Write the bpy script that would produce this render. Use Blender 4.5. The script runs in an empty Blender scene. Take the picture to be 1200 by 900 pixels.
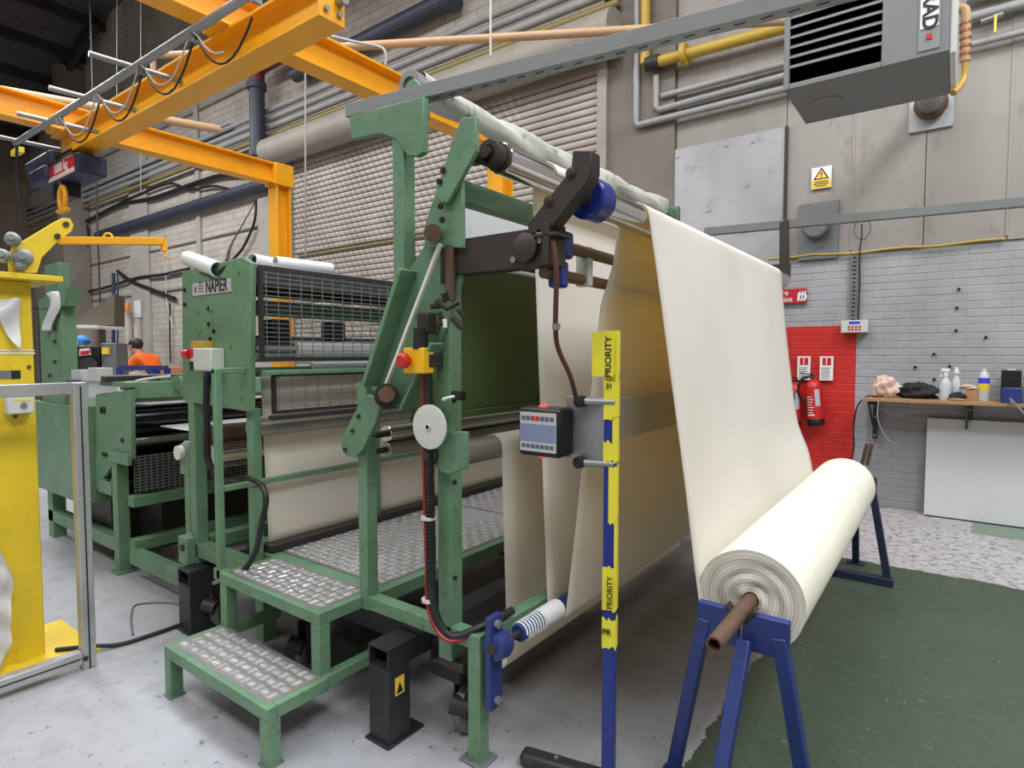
import bpy, math, random
from mathutils import Vector
random.seed(7)
scene = bpy.context.scene
COL = scene.collection

# ------------------------------------------------------------------ camera
F_PX, CAM_H = 703.0, 1.6
PITCH, YAW = math.radians(2.85), math.radians(36.5)
cam_data = bpy.data.cameras.new('camera')
cam_data.sensor_width = 36.0
cam_data.lens = F_PX / 1200.0 * 36.0
cam_data.clip_start, cam_data.clip_end = 0.05, 200
cam = bpy.data.objects.new('camera', cam_data)
cam.location = (0, 0, CAM_H)
cam.rotation_euler = (math.radians(90) - PITCH, 0, YAW)
COL.objects.link(cam)
scene.camera = cam

# ------------------------------------------------------------------ world, lamps, exposure
world = bpy.data.worlds.new('world')
scene.world = world
world.use_nodes = True
world.node_tree.nodes['Background'].inputs[0].default_value = (0.80, 0.90, 1.0, 1)
world.node_tree.nodes['Background'].inputs[1].default_value = 0.25
scene.view_settings.view_transform = 'Standard'
scene.view_settings.look = 'None'
scene.view_settings.gamma = 1.0
scene.view_settings.use_curve_mapping = False
scene.view_settings.exposure = 0.0

def area_lamp(name, loc, sx, sy, power, col=(1, 1, 1), rot=(0, 0, 0)):
    d = bpy.data.lights.new(name, 'AREA')
    d.shape = 'RECTANGLE'; d.size = sx; d.size_y = sy; d.energy = power; d.color = col
    o = bpy.data.objects.new(name, d)
    o.location = loc; o.rotation_euler = rot
    COL.objects.link(o)
    return o
# unseen area lamps added below the roof for soft overhead light
area_lamp('unseen_overhead_lamp', (3.2, 2.2, 7.6), 2.4, 7.0, 700, (0.955, 0.98, 1.0))  # added on the right to brighten the outer felt
area_lamp('unseen_overhead_lamp', (-2.4, 3.0, 8.6), 5.0, 1.6, 330, (0.98, 0.985, 1.0))
area_lamp('unseen_overhead_lamp', (-9.5, 2.6, 8.2), 7.0, 1.6, 450, (0.97, 0.985, 1.0))
area_lamp('unseen_overhead_lamp', (-3.0, -2.6, 8.2), 12.0, 1.6, 640, (0.97, 0.985, 1.0))  # added fill from the camera side
area_lamp('unseen_overhead_lamp', (-16.0, 2.0, 8.2), 4.0, 1.6, 620, (0.97, 0.985, 1.0))

# ------------------------------------------------------------------ pixel -> place (a pixel gives the direction; the plane gives the distance)
_fw0 = Vector((-math.sin(YAW), math.cos(YAW), 0)); _rt = Vector((math.cos(YAW), math.sin(YAW), 0)); _z = Vector((0, 0, 1))
_fw = _fw0 * math.cos(PITCH) - _z * math.sin(PITCH); _up = _z * math.cos(PITCH) + _fw0 * math.sin(PITCH)
def P(px, py, X=None, Y=None, Z=None):
    d = _fw + _rt * ((px - 600) / F_PX) + _up * ((450 - py) / F_PX)
    if X is not None: t = X / d.x
    elif Y is not None: t = Y / d.y
    else: t = (Z - CAM_H) / d.z
    return Vector((0, 0, CAM_H)) + d * t

# ------------------------------------------------------------------ materials
def lin(c):
    f = lambda v: v / 12.92 if v <= 0.04045 else ((v + 0.055) / 1.055) ** 2.4
    return tuple(f(v / 255.0) for v in c) + (1.0,)
class NT:
    def __init__(s, name):
        s.m = bpy.data.materials.new(name); s.m.use_nodes = True
        s.t = s.m.node_tree; s.n = s.t.nodes; s.l = s.t.links
        s.b = s.n['Principled BSDF']
    def add(s, typ, **kw):
        nd = s.n.new(typ)
        for k, v in kw.items():
            if k.startswith('i_'): nd.inputs[k[2:].replace('_', ' ')].default_value = v
            else: setattr(nd, k, v)
        return nd
    def link(s, a, ao, b, bi): s.l.new(a.outputs[ao], b.inputs[bi])
    def coord(s, kind='Object'):
        return s.add('ShaderNodeTexCoord'), kind
    def noise(s, scale, detail=4, rough=0.6, co='Object', stretch=None):
        tc = s.add('ShaderNodeTexCoord'); nz = s.add('ShaderNodeTexNoise')
        nz.inputs['Scale'].default_value = scale; nz.inputs['Detail'].default_value = detail; nz.inputs['Roughness'].default_value = rough
        if co == 'World':
            g = s.add('ShaderNodeNewGeometry'); src = g.outputs['Position']
        else: src = tc.outputs[co]
        if stretch:
            mp = s.add('ShaderNodeMapping'); mp.inputs['Scale'].default_value = stretch
            s.l.new(src, mp.inputs['Vector']); src = mp.outputs[0]
        s.l.new(src, nz.inputs['Vector'])
        return nz
    def ramp(s, src, a, b, ca=(0, 0, 0, 1), cb=(1, 1, 1, 1)):
        r = s.add('ShaderNodeValToRGB')
        r.color_ramp.elements[0].position = a; r.color_ramp.elements[1].position = b
        r.color_ramp.elements[0].color = ca; r.color_ramp.elements[1].color = cb
        s.l.new(src, r.inputs[0]); return r
    def mix(s, fac, a, b):
        m = s.add('ShaderNodeMix', data_type='RGBA')
        for i, v in ((0, fac), (6, a), (7, b)):
            if hasattr(v, 'is_linked') or hasattr(v, 'links'): s.l.new(v, m.inputs[i])
            else: m.inputs[i].default_value = v
        return m.outputs[2]
    def bump(s, src, strength=0.2, dist=0.01):
        bp = s.add('ShaderNodeBump'); bp.inputs['Strength'].default_value = strength; bp.inputs['Distance'].default_value = dist
        s.l.new(src, bp.inputs['Height']); s.l.new(bp.outputs[0], s.b.inputs['Normal'])
    def math(s, op, a, b=None):
        m = s.add('ShaderNodeMath', operation=op)
        for i, v in ((0, a), (1, b)):
            if v is None: continue
            if hasattr(v, 'links'): s.l.new(v, m.inputs[i])
            else: m.inputs[i].default_value = v
        return m.outputs[0]

MATS = {}
def paint(name, rgb, rough=0.5, metal=0.0, var=0.18, dirt=0.25, dirt_rgb=(60, 52, 44), scale=9, bump=0.05, spec=0.5, stretch=None):
    """painted / bare surface: base tone with soft variation and spots of grime"""
    t = NT(name)
    n1 = t.noise(scale * 0.35, 4, 0.6, 'World', stretch); n2 = t.noise(scale * 2.2, 6, 0.7, 'World', stretch)
    c = lin(rgb); c2 = tuple(v * (1 - var) for v in c[:3]) + (1,)
    r1 = t.ramp(n1.outputs['Fac'], 0.35, 0.68)
    base = t.mix(r1.outputs[0], c, c2)
    r2 = t.ramp(n2.outputs['Fac'], 0.56, 0.70)
    dm = t.math('MULTIPLY', r2.outputs[0], dirt)
    out = t.mix(dm, base, lin(dirt_rgb))
    t.l.new(out, t.b.inputs['Base Color'])
    t.b.inputs['Roughness'].default_value = rough
    t.b.inputs['Metallic'].default_value = metal
    t.b.inputs['Specular IOR Level'].default_value = spec
    if bump: t.bump(n2.outputs['Fac'], bump, 0.01)
    MATS[name] = t.m
    return t.m
paint('green', (106, 143, 112), 0.45, dirt=0.55, var=0.22, scale=13)
paint('green_board', (72, 92, 52), 0.55, var=0.12, dirt=0.15, scale=4)
paint('crane_yellow', (250, 176, 24), 0.38, var=0.12, dirt=0.12, dirt_rgb=(150, 90, 20))
paint('stand_yellow', (236, 204, 44), 0.45, var=0.1, dirt=0.25, dirt_rgb=(120, 95, 30))
paint('galvanised', (158, 161, 163), 0.42, 0.55, var=0.2, dirt=0.2, dirt_rgb=(95, 95, 95), scale=6)
paint('trunking_grey', (134, 138, 138), 0.45, 0.25, var=0.12, dirt=0.15, scale=5)
paint('aluminium', (196, 196, 196), 0.35, 0.6, var=0.2, dirt=0.3, dirt_rgb=(90, 88, 84), scale=14)
paint('tread', (150, 148, 148), 0.45, 0.45, var=0.25, dirt=0.4, dirt_rgb=(84, 80, 78), scale=8)
paint('tread_stud', (226, 226, 226), 0.26, 0.6, var=0.15, dirt=0.15, dirt_rgb=(120, 118, 116), scale=8)
paint('chrome', (216, 214, 212), 0.16, 1.0, var=0.15, dirt=0.12, dirt_rgb=(120, 110, 100), scale=5, bump=0.0)
paint('roller_grey', (176, 172, 164), 0.35, 0.7, var=0.2, dirt=0.3, scale=8)
paint('black_paint', (44, 44, 47), 0.42, var=0.3, dirt=0.35, dirt_rgb=(92, 90, 88), scale=8)
paint('black_plastic', (22, 22, 24), 0.4, var=0.2, dirt=0.1)
paint('dark_steel', (66, 60, 56), 0.5, 0.35, var=0.3, dirt=0.5, dirt_rgb=(40, 34, 30))
paint('rust', (108, 82, 66), 0.6, 0.2, var=0.35, dirt=0.6, dirt_rgb=(66, 46, 34), scale=14)
paint('dark_chrome', (74, 74, 78), 0.16, 1.0, var=0.2, dirt=0.1, bump=0.0)
paint('blue_paint', (38, 56, 120), 0.42, var=0.2, dirt=0.3, dirt_rgb=(30, 34, 60))
paint('dark_blue', (36, 44, 74), 0.5, var=0.25, dirt=0.35, dirt_rgb=(40, 40, 48))
paint('blue_tape', (30, 50, 136), 0.28, var=0.2, dirt=0.1)
paint('tape_yellow', (238, 226, 62), 0.42, var=0.08, dirt=0.12, dirt_rgb=(150, 130, 60))
paint('white_film', (232, 234, 236), 0.3, var=0.06, dirt=0.05)
paint('white_paint', (226, 226, 222), 0.4, var=0.06, dirt=0.1)
paint('grey_plastic', (190, 192, 194), 0.45, var=0.05, dirt=0.1)
paint('off_white_box', (206, 208, 202), 0.45, var=0.05, dirt=0.15)
paint('red_plastic', (200, 34, 34), 0.35, var=0.1, dirt=0.05)
paint('safety_yellow', (246, 190, 30), 0.4, var=0.06, dirt=0.08)
paint('red_pipe', (120, 44, 46), 0.5, var=0.2, dirt=0.3)
paint('blue_pipe', (58, 63, 80), 0.5, var=0.2, dirt=0.4)
paint('tan_pipe', (196, 160, 124), 0.5, var=0.15, dirt=0.25)
paint('olive_pipe', (150, 134, 84), 0.5, var=0.15, dirt=0.3)
paint('gas_yellow', (196, 162, 60), 0.45, var=0.12, dirt=0.25)
paint('grey_pipe', (164, 163, 163), 0.5, var=0.15, dirt=0.3)
paint('housing_beige', (160, 152, 140), 0.55, var=0.15, dirt=0.3, scale=4)
paint('heater_grey', (124, 127, 127), 0.5, var=0.06, dirt=0.08, scale=3)
paint('heater_dark', (30, 26, 26), 0.7, var=0.2, dirt=0.1)
paint('sheet_metal', (184, 184, 187), 0.5, 0.2, var=0.34, dirt=0.55, dirt_rgb=(120, 120, 122), scale=2.2)
paint('vent_grey', (128, 132, 132), 0.5, 0.4, var=0.25, dirt=0.4)
paint('timber', (180, 140, 98), 0.65, var=0.25, dirt=0.4, scale=6, stretch=(1, 8, 8))
paint('white_board', (212, 214, 216), 0.4, var=0.08, dirt=0.15, dirt_rgb=(150, 150, 150), scale=3)
paint('red_paint', (196, 36, 34), 0.35, var=0.12, dirt=0.1)
paint('sign_red', (196, 34, 46), 0.4, var=0.03, dirt=0.03)
paint('sign_white', (238, 238, 238), 0.45, var=0.03, dirt=0.04)
paint('sign_yellow', (244, 206, 60), 0.45, var=0.03, dirt=0.04)
paint('sign_black', (24, 24, 26), 0.5, var=0.03, dirt=0.0)
paint('sign_blue', (70, 70, 220), 0.4, var=0.03, dirt=0.0)
paint('sign_grey', (198, 200, 202), 0.4, 0.2, var=0.05, dirt=0.1)
paint('label_blue', (126, 140, 172), 0.4, var=0.08, dirt=0.0)
paint('label_text', (90, 96, 112), 0.5, var=0.1, dirt=0.0)
paint('brown_hose', (92, 54, 44), 0.45, var=0.1, dirt=0.2)
paint('red_hose', (150, 40, 40), 0.4, var=0.1, dirt=0.1)
paint('cable_black', (30, 30, 32), 0.5, var=0.1, dirt=0.2, dirt_rgb=(90, 90, 90))
paint('cable_white', (200, 200, 196), 0.45, var=0.1, dirt=0.1)
paint('carton', (186, 132, 86), 0.7, var=0.12, dirt=0.1)
paint('skin', (196, 148, 122), 0.5, var=0.05, dirt=0.0)
paint('hair_dark', (40, 30, 26), 0.6, var=0.1, dirt=0.0)
paint('orange_shirt', (255, 112, 20), 0.7, var=0.08, dirt=0.0)
paint('blue_shirt', (40, 84, 140), 0.7, var=0.15, dirt=0.0)
paint('blue_cap', (60, 140, 210), 0.6, var=0.1, dirt=0.0)
paint('trousers', (44, 46, 56), 0.8, var=0.1, dirt=0.0)
paint('rag_pink', (226, 196, 182), 0.8, var=0.1, dirt=0.1)
paint('rag_dark', (40, 40, 42), 0.85, var=0.3, dirt=0.1)
paint('amber', (214, 130, 30), 0.3, var=0.15, dirt=0.1)
paint('copper', (176, 112, 84), 0.35, 0.6, var=0.2, dirt=0.2)
paint('dark_wall', (138, 124, 110), 0.8, var=0.4, dirt=0.4, scale=1.5)
paint('roof_sheet', (84, 78, 74), 0.8, var=0.35, dirt=0.4, scale=1.2)
paint('roof_steel', (48, 44, 44), 0.7, var=0.2, dirt=0.3)
paint('rooflight_old', (150, 140, 128), 0.6, var=0.2, dirt=0.3)
paint('pilaster', (176, 170, 162), 0.8, var=0.2, dirt=0.4, dirt_rgb=(120, 112, 104), scale=2.5, bump=0.15)
paint('pilaster_dark', (134, 124, 116), 0.85, var=0.3, dirt=0.5, dirt_rgb=(92, 82, 76), scale=2.0, bump=0.15)
paint('panel_concrete', (164, 158, 153), 0.8, var=0.28, dirt=0.55, dirt_rgb=(128, 118, 110), scale=2.4, bump=0.2, stretch=(1, 1, 0.5))
paint('olive_canopy', (104, 92, 80), 0.8, var=0.2, dirt=0.2)
paint('brown_bar', (120, 96, 74), 0.45, 0.3, var=0.2, dirt=0.4)
paint('grimy_wrap', (204, 204, 196), 0.7, var=0.25, dirt=0.85, dirt_rgb=(92, 104, 82), scale=7, bump=0.4)

def glassy(name, rgb, rough=0.1, alpha_mix=0.75):
    t = NT(name)
    tr = t.add('ShaderNodeBsdfTransparent'); mx = t.add('ShaderNodeMixShader'); mx.inputs[0].default_value = 1 - alpha_mix
    t.b.inputs['Base Color'].default_value = lin(rgb); t.b.inputs['Roughness'].default_value = rough
    n = t.noise(6, 3)
    t.bump(n.outputs['Fac'], 0.3, 0.02)
    t.l.new(tr.outputs[0], mx.inputs[1]); t.l.new(t.b.outputs[0], mx.inputs[2])
    t.l.new(mx.outputs[0], t.n['Material Output'].inputs[0])
    MATS[name] = t.m
glassy('clear_plastic', (226, 232, 236), 0.2, 0.35)
glassy('plastic_wrap', (236, 236, 238), 0.25, 0.25)
glassy('amber_plastic', (230, 130, 20), 0.2, 0.1)

def cloth(name, rgb, through, amount=0.3):
    t = NT(name)
    n1 = t.noise(420, 2, 0.5, 'World'); n2 = t.noise(2.2, 3, 0.5, 'World')
    c = lin(rgb)
    r = t.ramp(n2.outputs['Fac'], 0.3, 0.75)
    base = t.mix(r.outputs[0], c, tuple(v * 0.94 for v in c[:3]) + (1,))
    t.l.new(base, t.b.inputs['Base Color'])
    t.b.inputs['Roughness'].default_value = 0.85; t.b.inputs['Specular IOR Level'].default_value = 0.15
    t.bump(n1.outputs['Fac'], 0.12, 0.002)
    tl = t.add('ShaderNodeBsdfTranslucent'); tl.inputs[0].default_value = lin(through)
    mx = t.add('ShaderNodeMixShader'); mx.inputs[0].default_value = amount
    t.l.new(t.b.outputs[0], mx.inputs[1]); t.l.new(tl.outputs[0], mx.inputs[2])
    t.l.new(mx.outputs[0], t.n['Material Output'].inputs[0])
    MATS[name] = t.m
cloth('felt', (250, 252, 250), (242, 212, 116), 0.36)
cloth('felt_roll', (242, 238, 222), (236, 220, 180), 0.05)

def led(name, rgb, strength):
    t = NT(name)
    t.b.inputs['Base Color'].default_value = lin(rgb)
    t.b.inputs['Emission Color'].default_value = lin(rgb); t.b.inputs['Emission Strength'].default_value = strength
    n = t.noise(40, 2); rr = t.ramp(n.outputs['Fac'], 0, 1, (0.25, 0.25, 0.25, 1), (0.4, 0.4, 0.4, 1)); t.l.new(rr.outputs[0], t.b.inputs['Roughness'])
    MATS[name] = t.m
led('red_led', (255, 70, 60), 0.7)

def roll_end():
    """end of the rolled felt: rings of cloth edges around the bar"""
    t = NT('roll_end')
    tc = t.add('ShaderNodeTexCoord'); sep = t.add('ShaderNodeSeparateXYZ'); t.l.new(tc.outputs['Object'], sep.inputs[0])
    nz = t.noise(7, 3, 0.5)
    x2 = t.math('MULTIPLY', sep.outputs[0], sep.outputs[0]); z2 = t.math('MULTIPLY', sep.outputs[2], sep.outputs[2])
    r = t.math('SQRT', t.math('ADD', x2, z2))
    rr = t.math('ADD', r, t.math('MULTIPLY', nz.outputs['Fac'], 0.012))
    s = t.math('SINE', t.math('MULTIPLY', rr, 520.0))
    s2 = t.math('SINE', t.math('MULTIPLY', rr, 151.0))
    k = t.math('ADD', t.math('MULTIPLY', s, 0.25), t.math('ADD', t.math('MULTIPLY', s2, 0.22), 0.5))
    rp = t.ramp(k, 0.15, 0.75, lin((186, 180, 168)), lin((220, 216, 206)))
    t.l.new(rp.outputs[0], t.b.inputs['Base Color']); t.b.inputs['Roughness'].default_value = 0.9
    t.bump(k, 0.25, 0.003)
    MATS['roll_end'] = t.m
roll_end()

def floor_mat():
    t = NT('floor_paint')
    g = t.add('ShaderNodeNewGeometry'); sep = t.add('ShaderNodeSeparateXYZ'); t.l.new(g.outputs['Position'], sep.inputs[0])
    nbig = t.noise(0.9, 5, 0.6, 'World'); nmid = t.noise(5, 6, 0.65, 'World'); nfine = t.noise(28, 5, 0.7, 'World')
    nspk = t.noise(16, 8, 0.8, 'World'); nworn = t.noise(15, 10, 0.85, 'World', (1.0, 1.35, 1))
    wob = t.math('MULTIPLY', t.math('SUBTRACT', nmid.outputs['Fac'], 0.5), 0.16)
    x = t.math('ADD', sep.outputs[0], wob); y = t.math('ADD', sep.outputs[1], wob)
    # light grey paint with dirt
    grey = t.mix(t.ramp(nbig.outputs['Fac'], 0.35, 0.7).outputs[0], lin((172, 174, 180)), lin((148, 150, 155)))
    grey = t.mix(t.math('MULTIPLY', t.ramp(nmid.outputs['Fac'], 0.50, 0.70).outputs[0], 0.45), grey, lin((124, 122, 122)))
    grey = t.mix(t.math('MULTIPLY', t.ramp(nspk.outputs['Fac'], 0.60, 0.625).outputs[0], 0.8), grey, lin((62, 60, 60)))
    # unwashed concrete, with shadow painted in, under and beside the machine
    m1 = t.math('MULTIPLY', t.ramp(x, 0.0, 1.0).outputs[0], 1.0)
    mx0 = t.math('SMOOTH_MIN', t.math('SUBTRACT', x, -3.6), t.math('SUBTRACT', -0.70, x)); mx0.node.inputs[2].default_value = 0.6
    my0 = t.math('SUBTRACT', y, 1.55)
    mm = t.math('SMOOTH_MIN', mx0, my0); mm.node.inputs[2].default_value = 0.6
    dirt_shade = t.ramp(t.math('ADD', mm, t.math('MULTIPLY', t.math('SUBTRACT', nbig.outputs['Fac'], 0.5), 0.8)), 0.0, 0.8)
    grey = t.mix(t.math('MULTIPLY', dirt_shade.outputs[0], 0.85), grey, lin((98, 93, 88)))
    # green paint bay
    ga = t.math('GREATER_THAN', x, -0.80); gb = t.math('LESS_THAN', y, 5.30)
    gm = t.math('MULTIPLY', ga, gb)
    green = t.mix(t.ramp(nbig.outputs['Fac'], 0.3, 0.7).outputs[0], lin((56, 74, 56)), lin((70, 84, 68)))
    green = t.mix(t.math('MULTIPLY', t.ramp(nfine.outputs['Fac'], 0.45, 0.72).outputs[0], 0.5), green, lin((92, 92, 84)))
    green = t.mix(t.math('MULTIPLY', t.ramp(nspk.outputs['Fac'], 0.62, 0.65).outputs[0], 0.6), green, lin((160, 162, 154)))
    # worn white strip along the wall
    wa = t.math('GREATER_THAN', y, 5.30); wb = t.math('GREATER_THAN', x, -1.6); wm = t.math('MULTIPLY', wa, wb)
    white = t.mix(t.ramp(nworn.outputs['Fac'], 0.50, 0.57).outputs[0], lin((196, 193, 195)), lin((100, 94, 92)))
    white = t.mix(t.math('MULTIPLY', t.ramp(nbig.outputs['Fac'], 0.45, 0.65).outputs[0], 0.45), white, lin((150, 144, 142)))
    # a remnant of green paint under the leaning panel
    ra = t.math('GREATER_THAN', x, 0.16); rb = t.math('GREATER_THAN', y, 6.70); rm = t.math('MULTIPLY', ra, rb)
    white = t.mix(rm, white, lin((120, 138, 122)))
    c = t.mix(wm, grey, white); c = t.mix(gm, c, green)
    t.l.new(c, t.b.inputs['Base Color'])
    rr = t.ramp(nmid.outputs['Fac'], 0.3, 0.7, (0.42, 0.42, 0.42, 1), (0.62, 0.62, 0.62, 1)); t.l.new(rr.outputs[0], t.b.inputs['Roughness'])
    t.bump(nfine.outputs['Fac'], 0.12, 0.01)
    MATS['floor'] = t.m
floor_mat()

def brick_paint():
    """grey painted brickwork with the red fire-point rectangle"""
    t = NT('brick_paint')
    g = t.add('ShaderNodeNewGeometry'); sep = t.add('ShaderNodeSeparateXYZ'); t.l.new(g.outputs['Position'], sep.inputs[0])
    n = t.noise(2.0, 5, 0.6, 'World'); nf = t.noise(30, 6, 0.75, 'World')
    grey = t.mix(t.ramp(n.outputs['Fac'], 0.35, 0.7).outputs[0], lin((170, 171, 176)), lin((152, 152, 156)))
    grey = t.mix(t.math('MULTIPLY', t.ramp(nf.outputs['Fac'], 0.66, 0.74).outputs[0], 0.45), grey, lin((108, 104, 102)))
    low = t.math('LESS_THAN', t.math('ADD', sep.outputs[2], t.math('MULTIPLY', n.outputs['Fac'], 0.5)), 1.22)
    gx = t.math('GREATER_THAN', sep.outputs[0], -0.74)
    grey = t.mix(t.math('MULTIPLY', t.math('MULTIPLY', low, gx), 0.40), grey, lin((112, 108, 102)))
    red = t.mix(t.ramp(nf.outputs['Fac'], 0.4, 0.75).outputs[0], lin((206, 44, 38)), lin((176, 34, 32)))
    a = t.math('LESS_THAN', sep.outputs[2], 1.905); b = t.math('LESS_THAN', sep.outputs[0], -0.855); c = t.math('GREATER_THAN', sep.outputs[0], -2.1)
    m = t.math('MULTIPLY', a, t.math('MULTIPLY', b, c))
    t.l.new(t.mix(m, grey, red), t.b.inputs['Base Color'])
    t.b.inputs['Roughness'].default_value = 0.5
    t.bump(nf.outputs['Fac'], 0.25, 0.006)
    MATS['brick_paint'] = t.m
brick_paint()

def old_wall():
    """far stretch of the long wall: whitewashed brick, too far off to tell the bricks apart"""
    t = NT('old_wall')
    g = t.add('ShaderNodeNewGeometry')
    mp = t.add('ShaderNodeMapping'); mp.inputs['Rotation'].default_value = (math.radians(90), 0, 0)
    t.l.new(g.outputs['Position'], mp.inputs[0])
    bk = t.add('ShaderNodeTexBrick'); bk.inputs['Scale'].default_value = 1.0
    bk.inputs['Brick Width'].default_value = 0.45; bk.inputs['Row Height'].default_value = 0.15
    bk.inputs['Mortar Size'].default_value = 0.012
    bk.inputs['Color1'].default_value = lin((196, 188, 178)); bk.inputs['Color2'].default_value = lin((184, 176, 166)); bk.inputs['Mortar'].default_value = lin((160, 152, 142))
    t.l.new(mp.outputs[0], bk.inputs['Vector'])
    n = t.noise(0.55, 6, 0.65, 'World'); n2 = t.noise(2.4, 6, 0.7, 'World', (1, 1, 0.4))
    c = t.mix(t.math('MULTIPLY', t.ramp(n.outputs['Fac'], 0.42, 0.68).outputs[0], 0.55), bk.outputs[0], lin((128, 116, 106)))
    c = t.mix(t.math('MULTIPLY', t.ramp(n2.outputs['Fac'], 0.55, 0.75).outputs[0], 0.45), c, lin((150, 126, 104)))
    t.l.new(c, t.b.inputs['Base Color']); t.b.inputs['Roughness'].default_value = 0.85
    t.bump(bk.outputs['Fac'], 0.25, -0.01)
    MATS['old_wall'] = t.m
old_wall()

def shutter_mat():
    t = NT('shutter_slat')
    g = t.add('ShaderNodeNewGeometry'); sep = t.add('ShaderNodeSeparateXYZ'); t.l.new(g.outputs['Position'], sep.inputs[0])
    w = t.math('SINE', t.math('MULTIPLY', t.math('ADD', sep.outputs[0], t.math('MULTIPLY', sep.outputs[2], 0.6)), 42.0))
    n = t.noise(1.4, 5, 0.6, 'World')
    c = t.mix(t.ramp(n.outputs['Fac'], 0.35, 0.7).outputs[0], lin((176, 166, 158)), lin((150, 139, 130)))
    left = t.math('LESS_THAN', sep.outputs[0], -5.2)
    slot = t.math('MULTIPLY', t.ramp(w, 0.35, 0.6).outputs[0], t.math('MULTIPLY', left, 0.28))
    c = t.mix(slot, c, lin((232, 228, 222)))
    t.l.new(c, t.b.inputs['Base Color']); t.b.inputs['Roughness'].default_value = 0.5; t.b.inputs['Metallic'].default_value = 0.15
    MATS['shutter_slat'] = t.m
shutter_mat()

# ------------------------------------------------------------------ mesh helpers
WL = {}                                            # world origin of every object made here
class MB:
    def __init__(s): s.v = []; s.f = []
    def add(s, vs, fs):
        b = len(s.v); s.v += [tuple(v) for v in vs]; s.f += [tuple(i + b for i in f) for f in fs]; return s
    def box(s, x0, x1, y0, y1, z0, z1):
        vs = [(x0, y0, z0), (x1, y0, z0), (x1, y1, z0), (x0, y1, z0), (x0, y0, z1), (x1, y0, z1), (x1, y1, z1), (x0, y1, z1)]
        return s.add(vs, [(0, 3, 2, 1), (4, 5, 6, 7), (0, 1, 5, 4), (1, 2, 6, 5), (2, 3, 7, 6), (3, 0, 4, 7)])
    def sweep(s, prof, p0, p1, up=(0, 0, 1)):
        """closed 2-D profile (side, up) carried from p0 to p1"""
        p0, p1 = Vector(p0), Vector(p1); d = (p1 - p0).normalized(); u = Vector(up)
        sd = d.cross(u)
        if sd.length < 1e-5: u = Vector((0, 1, 0)); sd = d.cross(u)
        sd.normalize(); u = sd.cross(d).normalized(); n = len(prof)
        vs = [p0 + sd * a + u * b for a, b in prof] + [p1 + sd * a + u * b for a, b in prof]
        fs = [tuple(range(n - 1, -1, -1)), tuple(range(n, 2 * n))]
        fs += [(i, (i + 1) % n, n + (i + 1) % n, n + i) for i in range(n)]
        return s.add(vs, fs)
    def beam(s, p0, p1, w, h, up=(0, 0, 1)):
        return s.sweep([(-w / 2, -h / 2), (w / 2, -h / 2), (w / 2, h / 2), (-w / 2, h / 2)], p0, p1, up)
    def ibeam(s, p0, p1, w, h, tf, tw, up=(0, 0, 1)):
        a, b, c = w / 2, h / 2, tw / 2
        return s.sweep([(-a, -b), (a, -b), (a, -b + tf), (c, -b + tf), (c, b - tf), (a, b - tf), (a, b), (-a, b), (-a, b - tf), (-c, b - tf), (-c, -b + tf), (-a, -b + tf)], p0, p1, up)
    def cyl(s, p0, p1, r, n=16, r1=None, cap=True):
        p0, p1 = Vector(p0), Vector(p1); d = (p1 - p0).normalized()
        a = d.cross(Vector((0, 0, 1)))
        if a.length < 1e-4: a = Vector((1, 0, 0))
        a.normalize(); b = d.cross(a); r1 = r if r1 is None else r1
        vs = [p0 + (a * math.cos(2 * math.pi * i / n) + b * math.sin(2 * math.pi * i / n)) * r for i in range(n)]
        vs += [p1 + (a * math.cos(2 * math.pi * i / n) + b * math.sin(2 * math.pi * i / n)) * r1 for i in range(n)]
        fs = [(i, n + i, n + (i + 1) % n, (i + 1) % n) for i in range(n)]
        if cap: fs += [tuple(range(n)), tuple(range(2 * n - 1, n - 1, -1))]
        return s.add(vs, fs)
    def pipe(s, p0, p1, r, ri, n=20):
        """hollow tube with open ends"""
        p0, p1 = Vector(p0), Vector(p1); d = (p1 - p0).normalized(); a = d.cross(Vector((0, 0, 1)))
        if a.length < 1e-4: a = Vector((1, 0, 0))
        a.normalize(); b = d.cross(a); vs = []
        for p, q in ((p0, r), (p1, r), (p1, ri), (p0, ri)):
            vs += [p + (a * math.cos(2 * math.pi * i / n) + b * math.sin(2 * math.pi * i / n)) * q for i in range(n)]
        fs = []
        for k in range(4):
            k2 = (k + 1) % 4
            fs += [(k * n + i, k2 * n + i, k2 * n + (i + 1) % n, k * n + (i + 1) % n) for i in range(n)]
        return s.add(vs, fs)
    def tube(s, pts, r, n=8, closed=False):
        pts = [Vector(p) for p in pts]; m = len(pts); vs = []; prev = None
        for i, p in enumerate(pts):
            d = (pts[min(i + 1, m - 1)] - pts[max(i - 1, 0)]).normalized()
            if prev is None:
                a = d.cross(Vector((0, 0, 1)))
                if a.length < 1e-3: a = d.cross(Vector((1, 0, 0)))
            else: a = prev - d * prev.dot(d)
            a.normalize(); prev = a; b = d.cross(a)
            rr = r[i] if isinstance(r, (list, tuple)) else r
            vs += [p + (a * math.cos(2 * math.pi * k / n) + b * math.sin(2 * math.pi * k / n)) * rr for k in range(n)]
        fs = [(i * n + k, (i + 1) * n + k, (i + 1) * n + (k + 1) % n, i * n + (k + 1) % n) for i in range(m - 1) for k in range(n)]
        fs += [tuple(range(n)), tuple(range(m * n - 1, (m - 1) * n - 1, -1))]
        return s.add(vs, fs)
    def prism(s, pts, vec):
        pts = [Vector(p) for p in pts]; v = Vector(vec); n = len(pts)
        fs = [tuple(range(n - 1, -1, -1)), tuple(range(n, 2 * n))] + [(i, (i + 1) % n, n + (i + 1) % n, n + i) for i in range(n)]
        return s.add(pts + [p + v for p in pts], fs)
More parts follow.
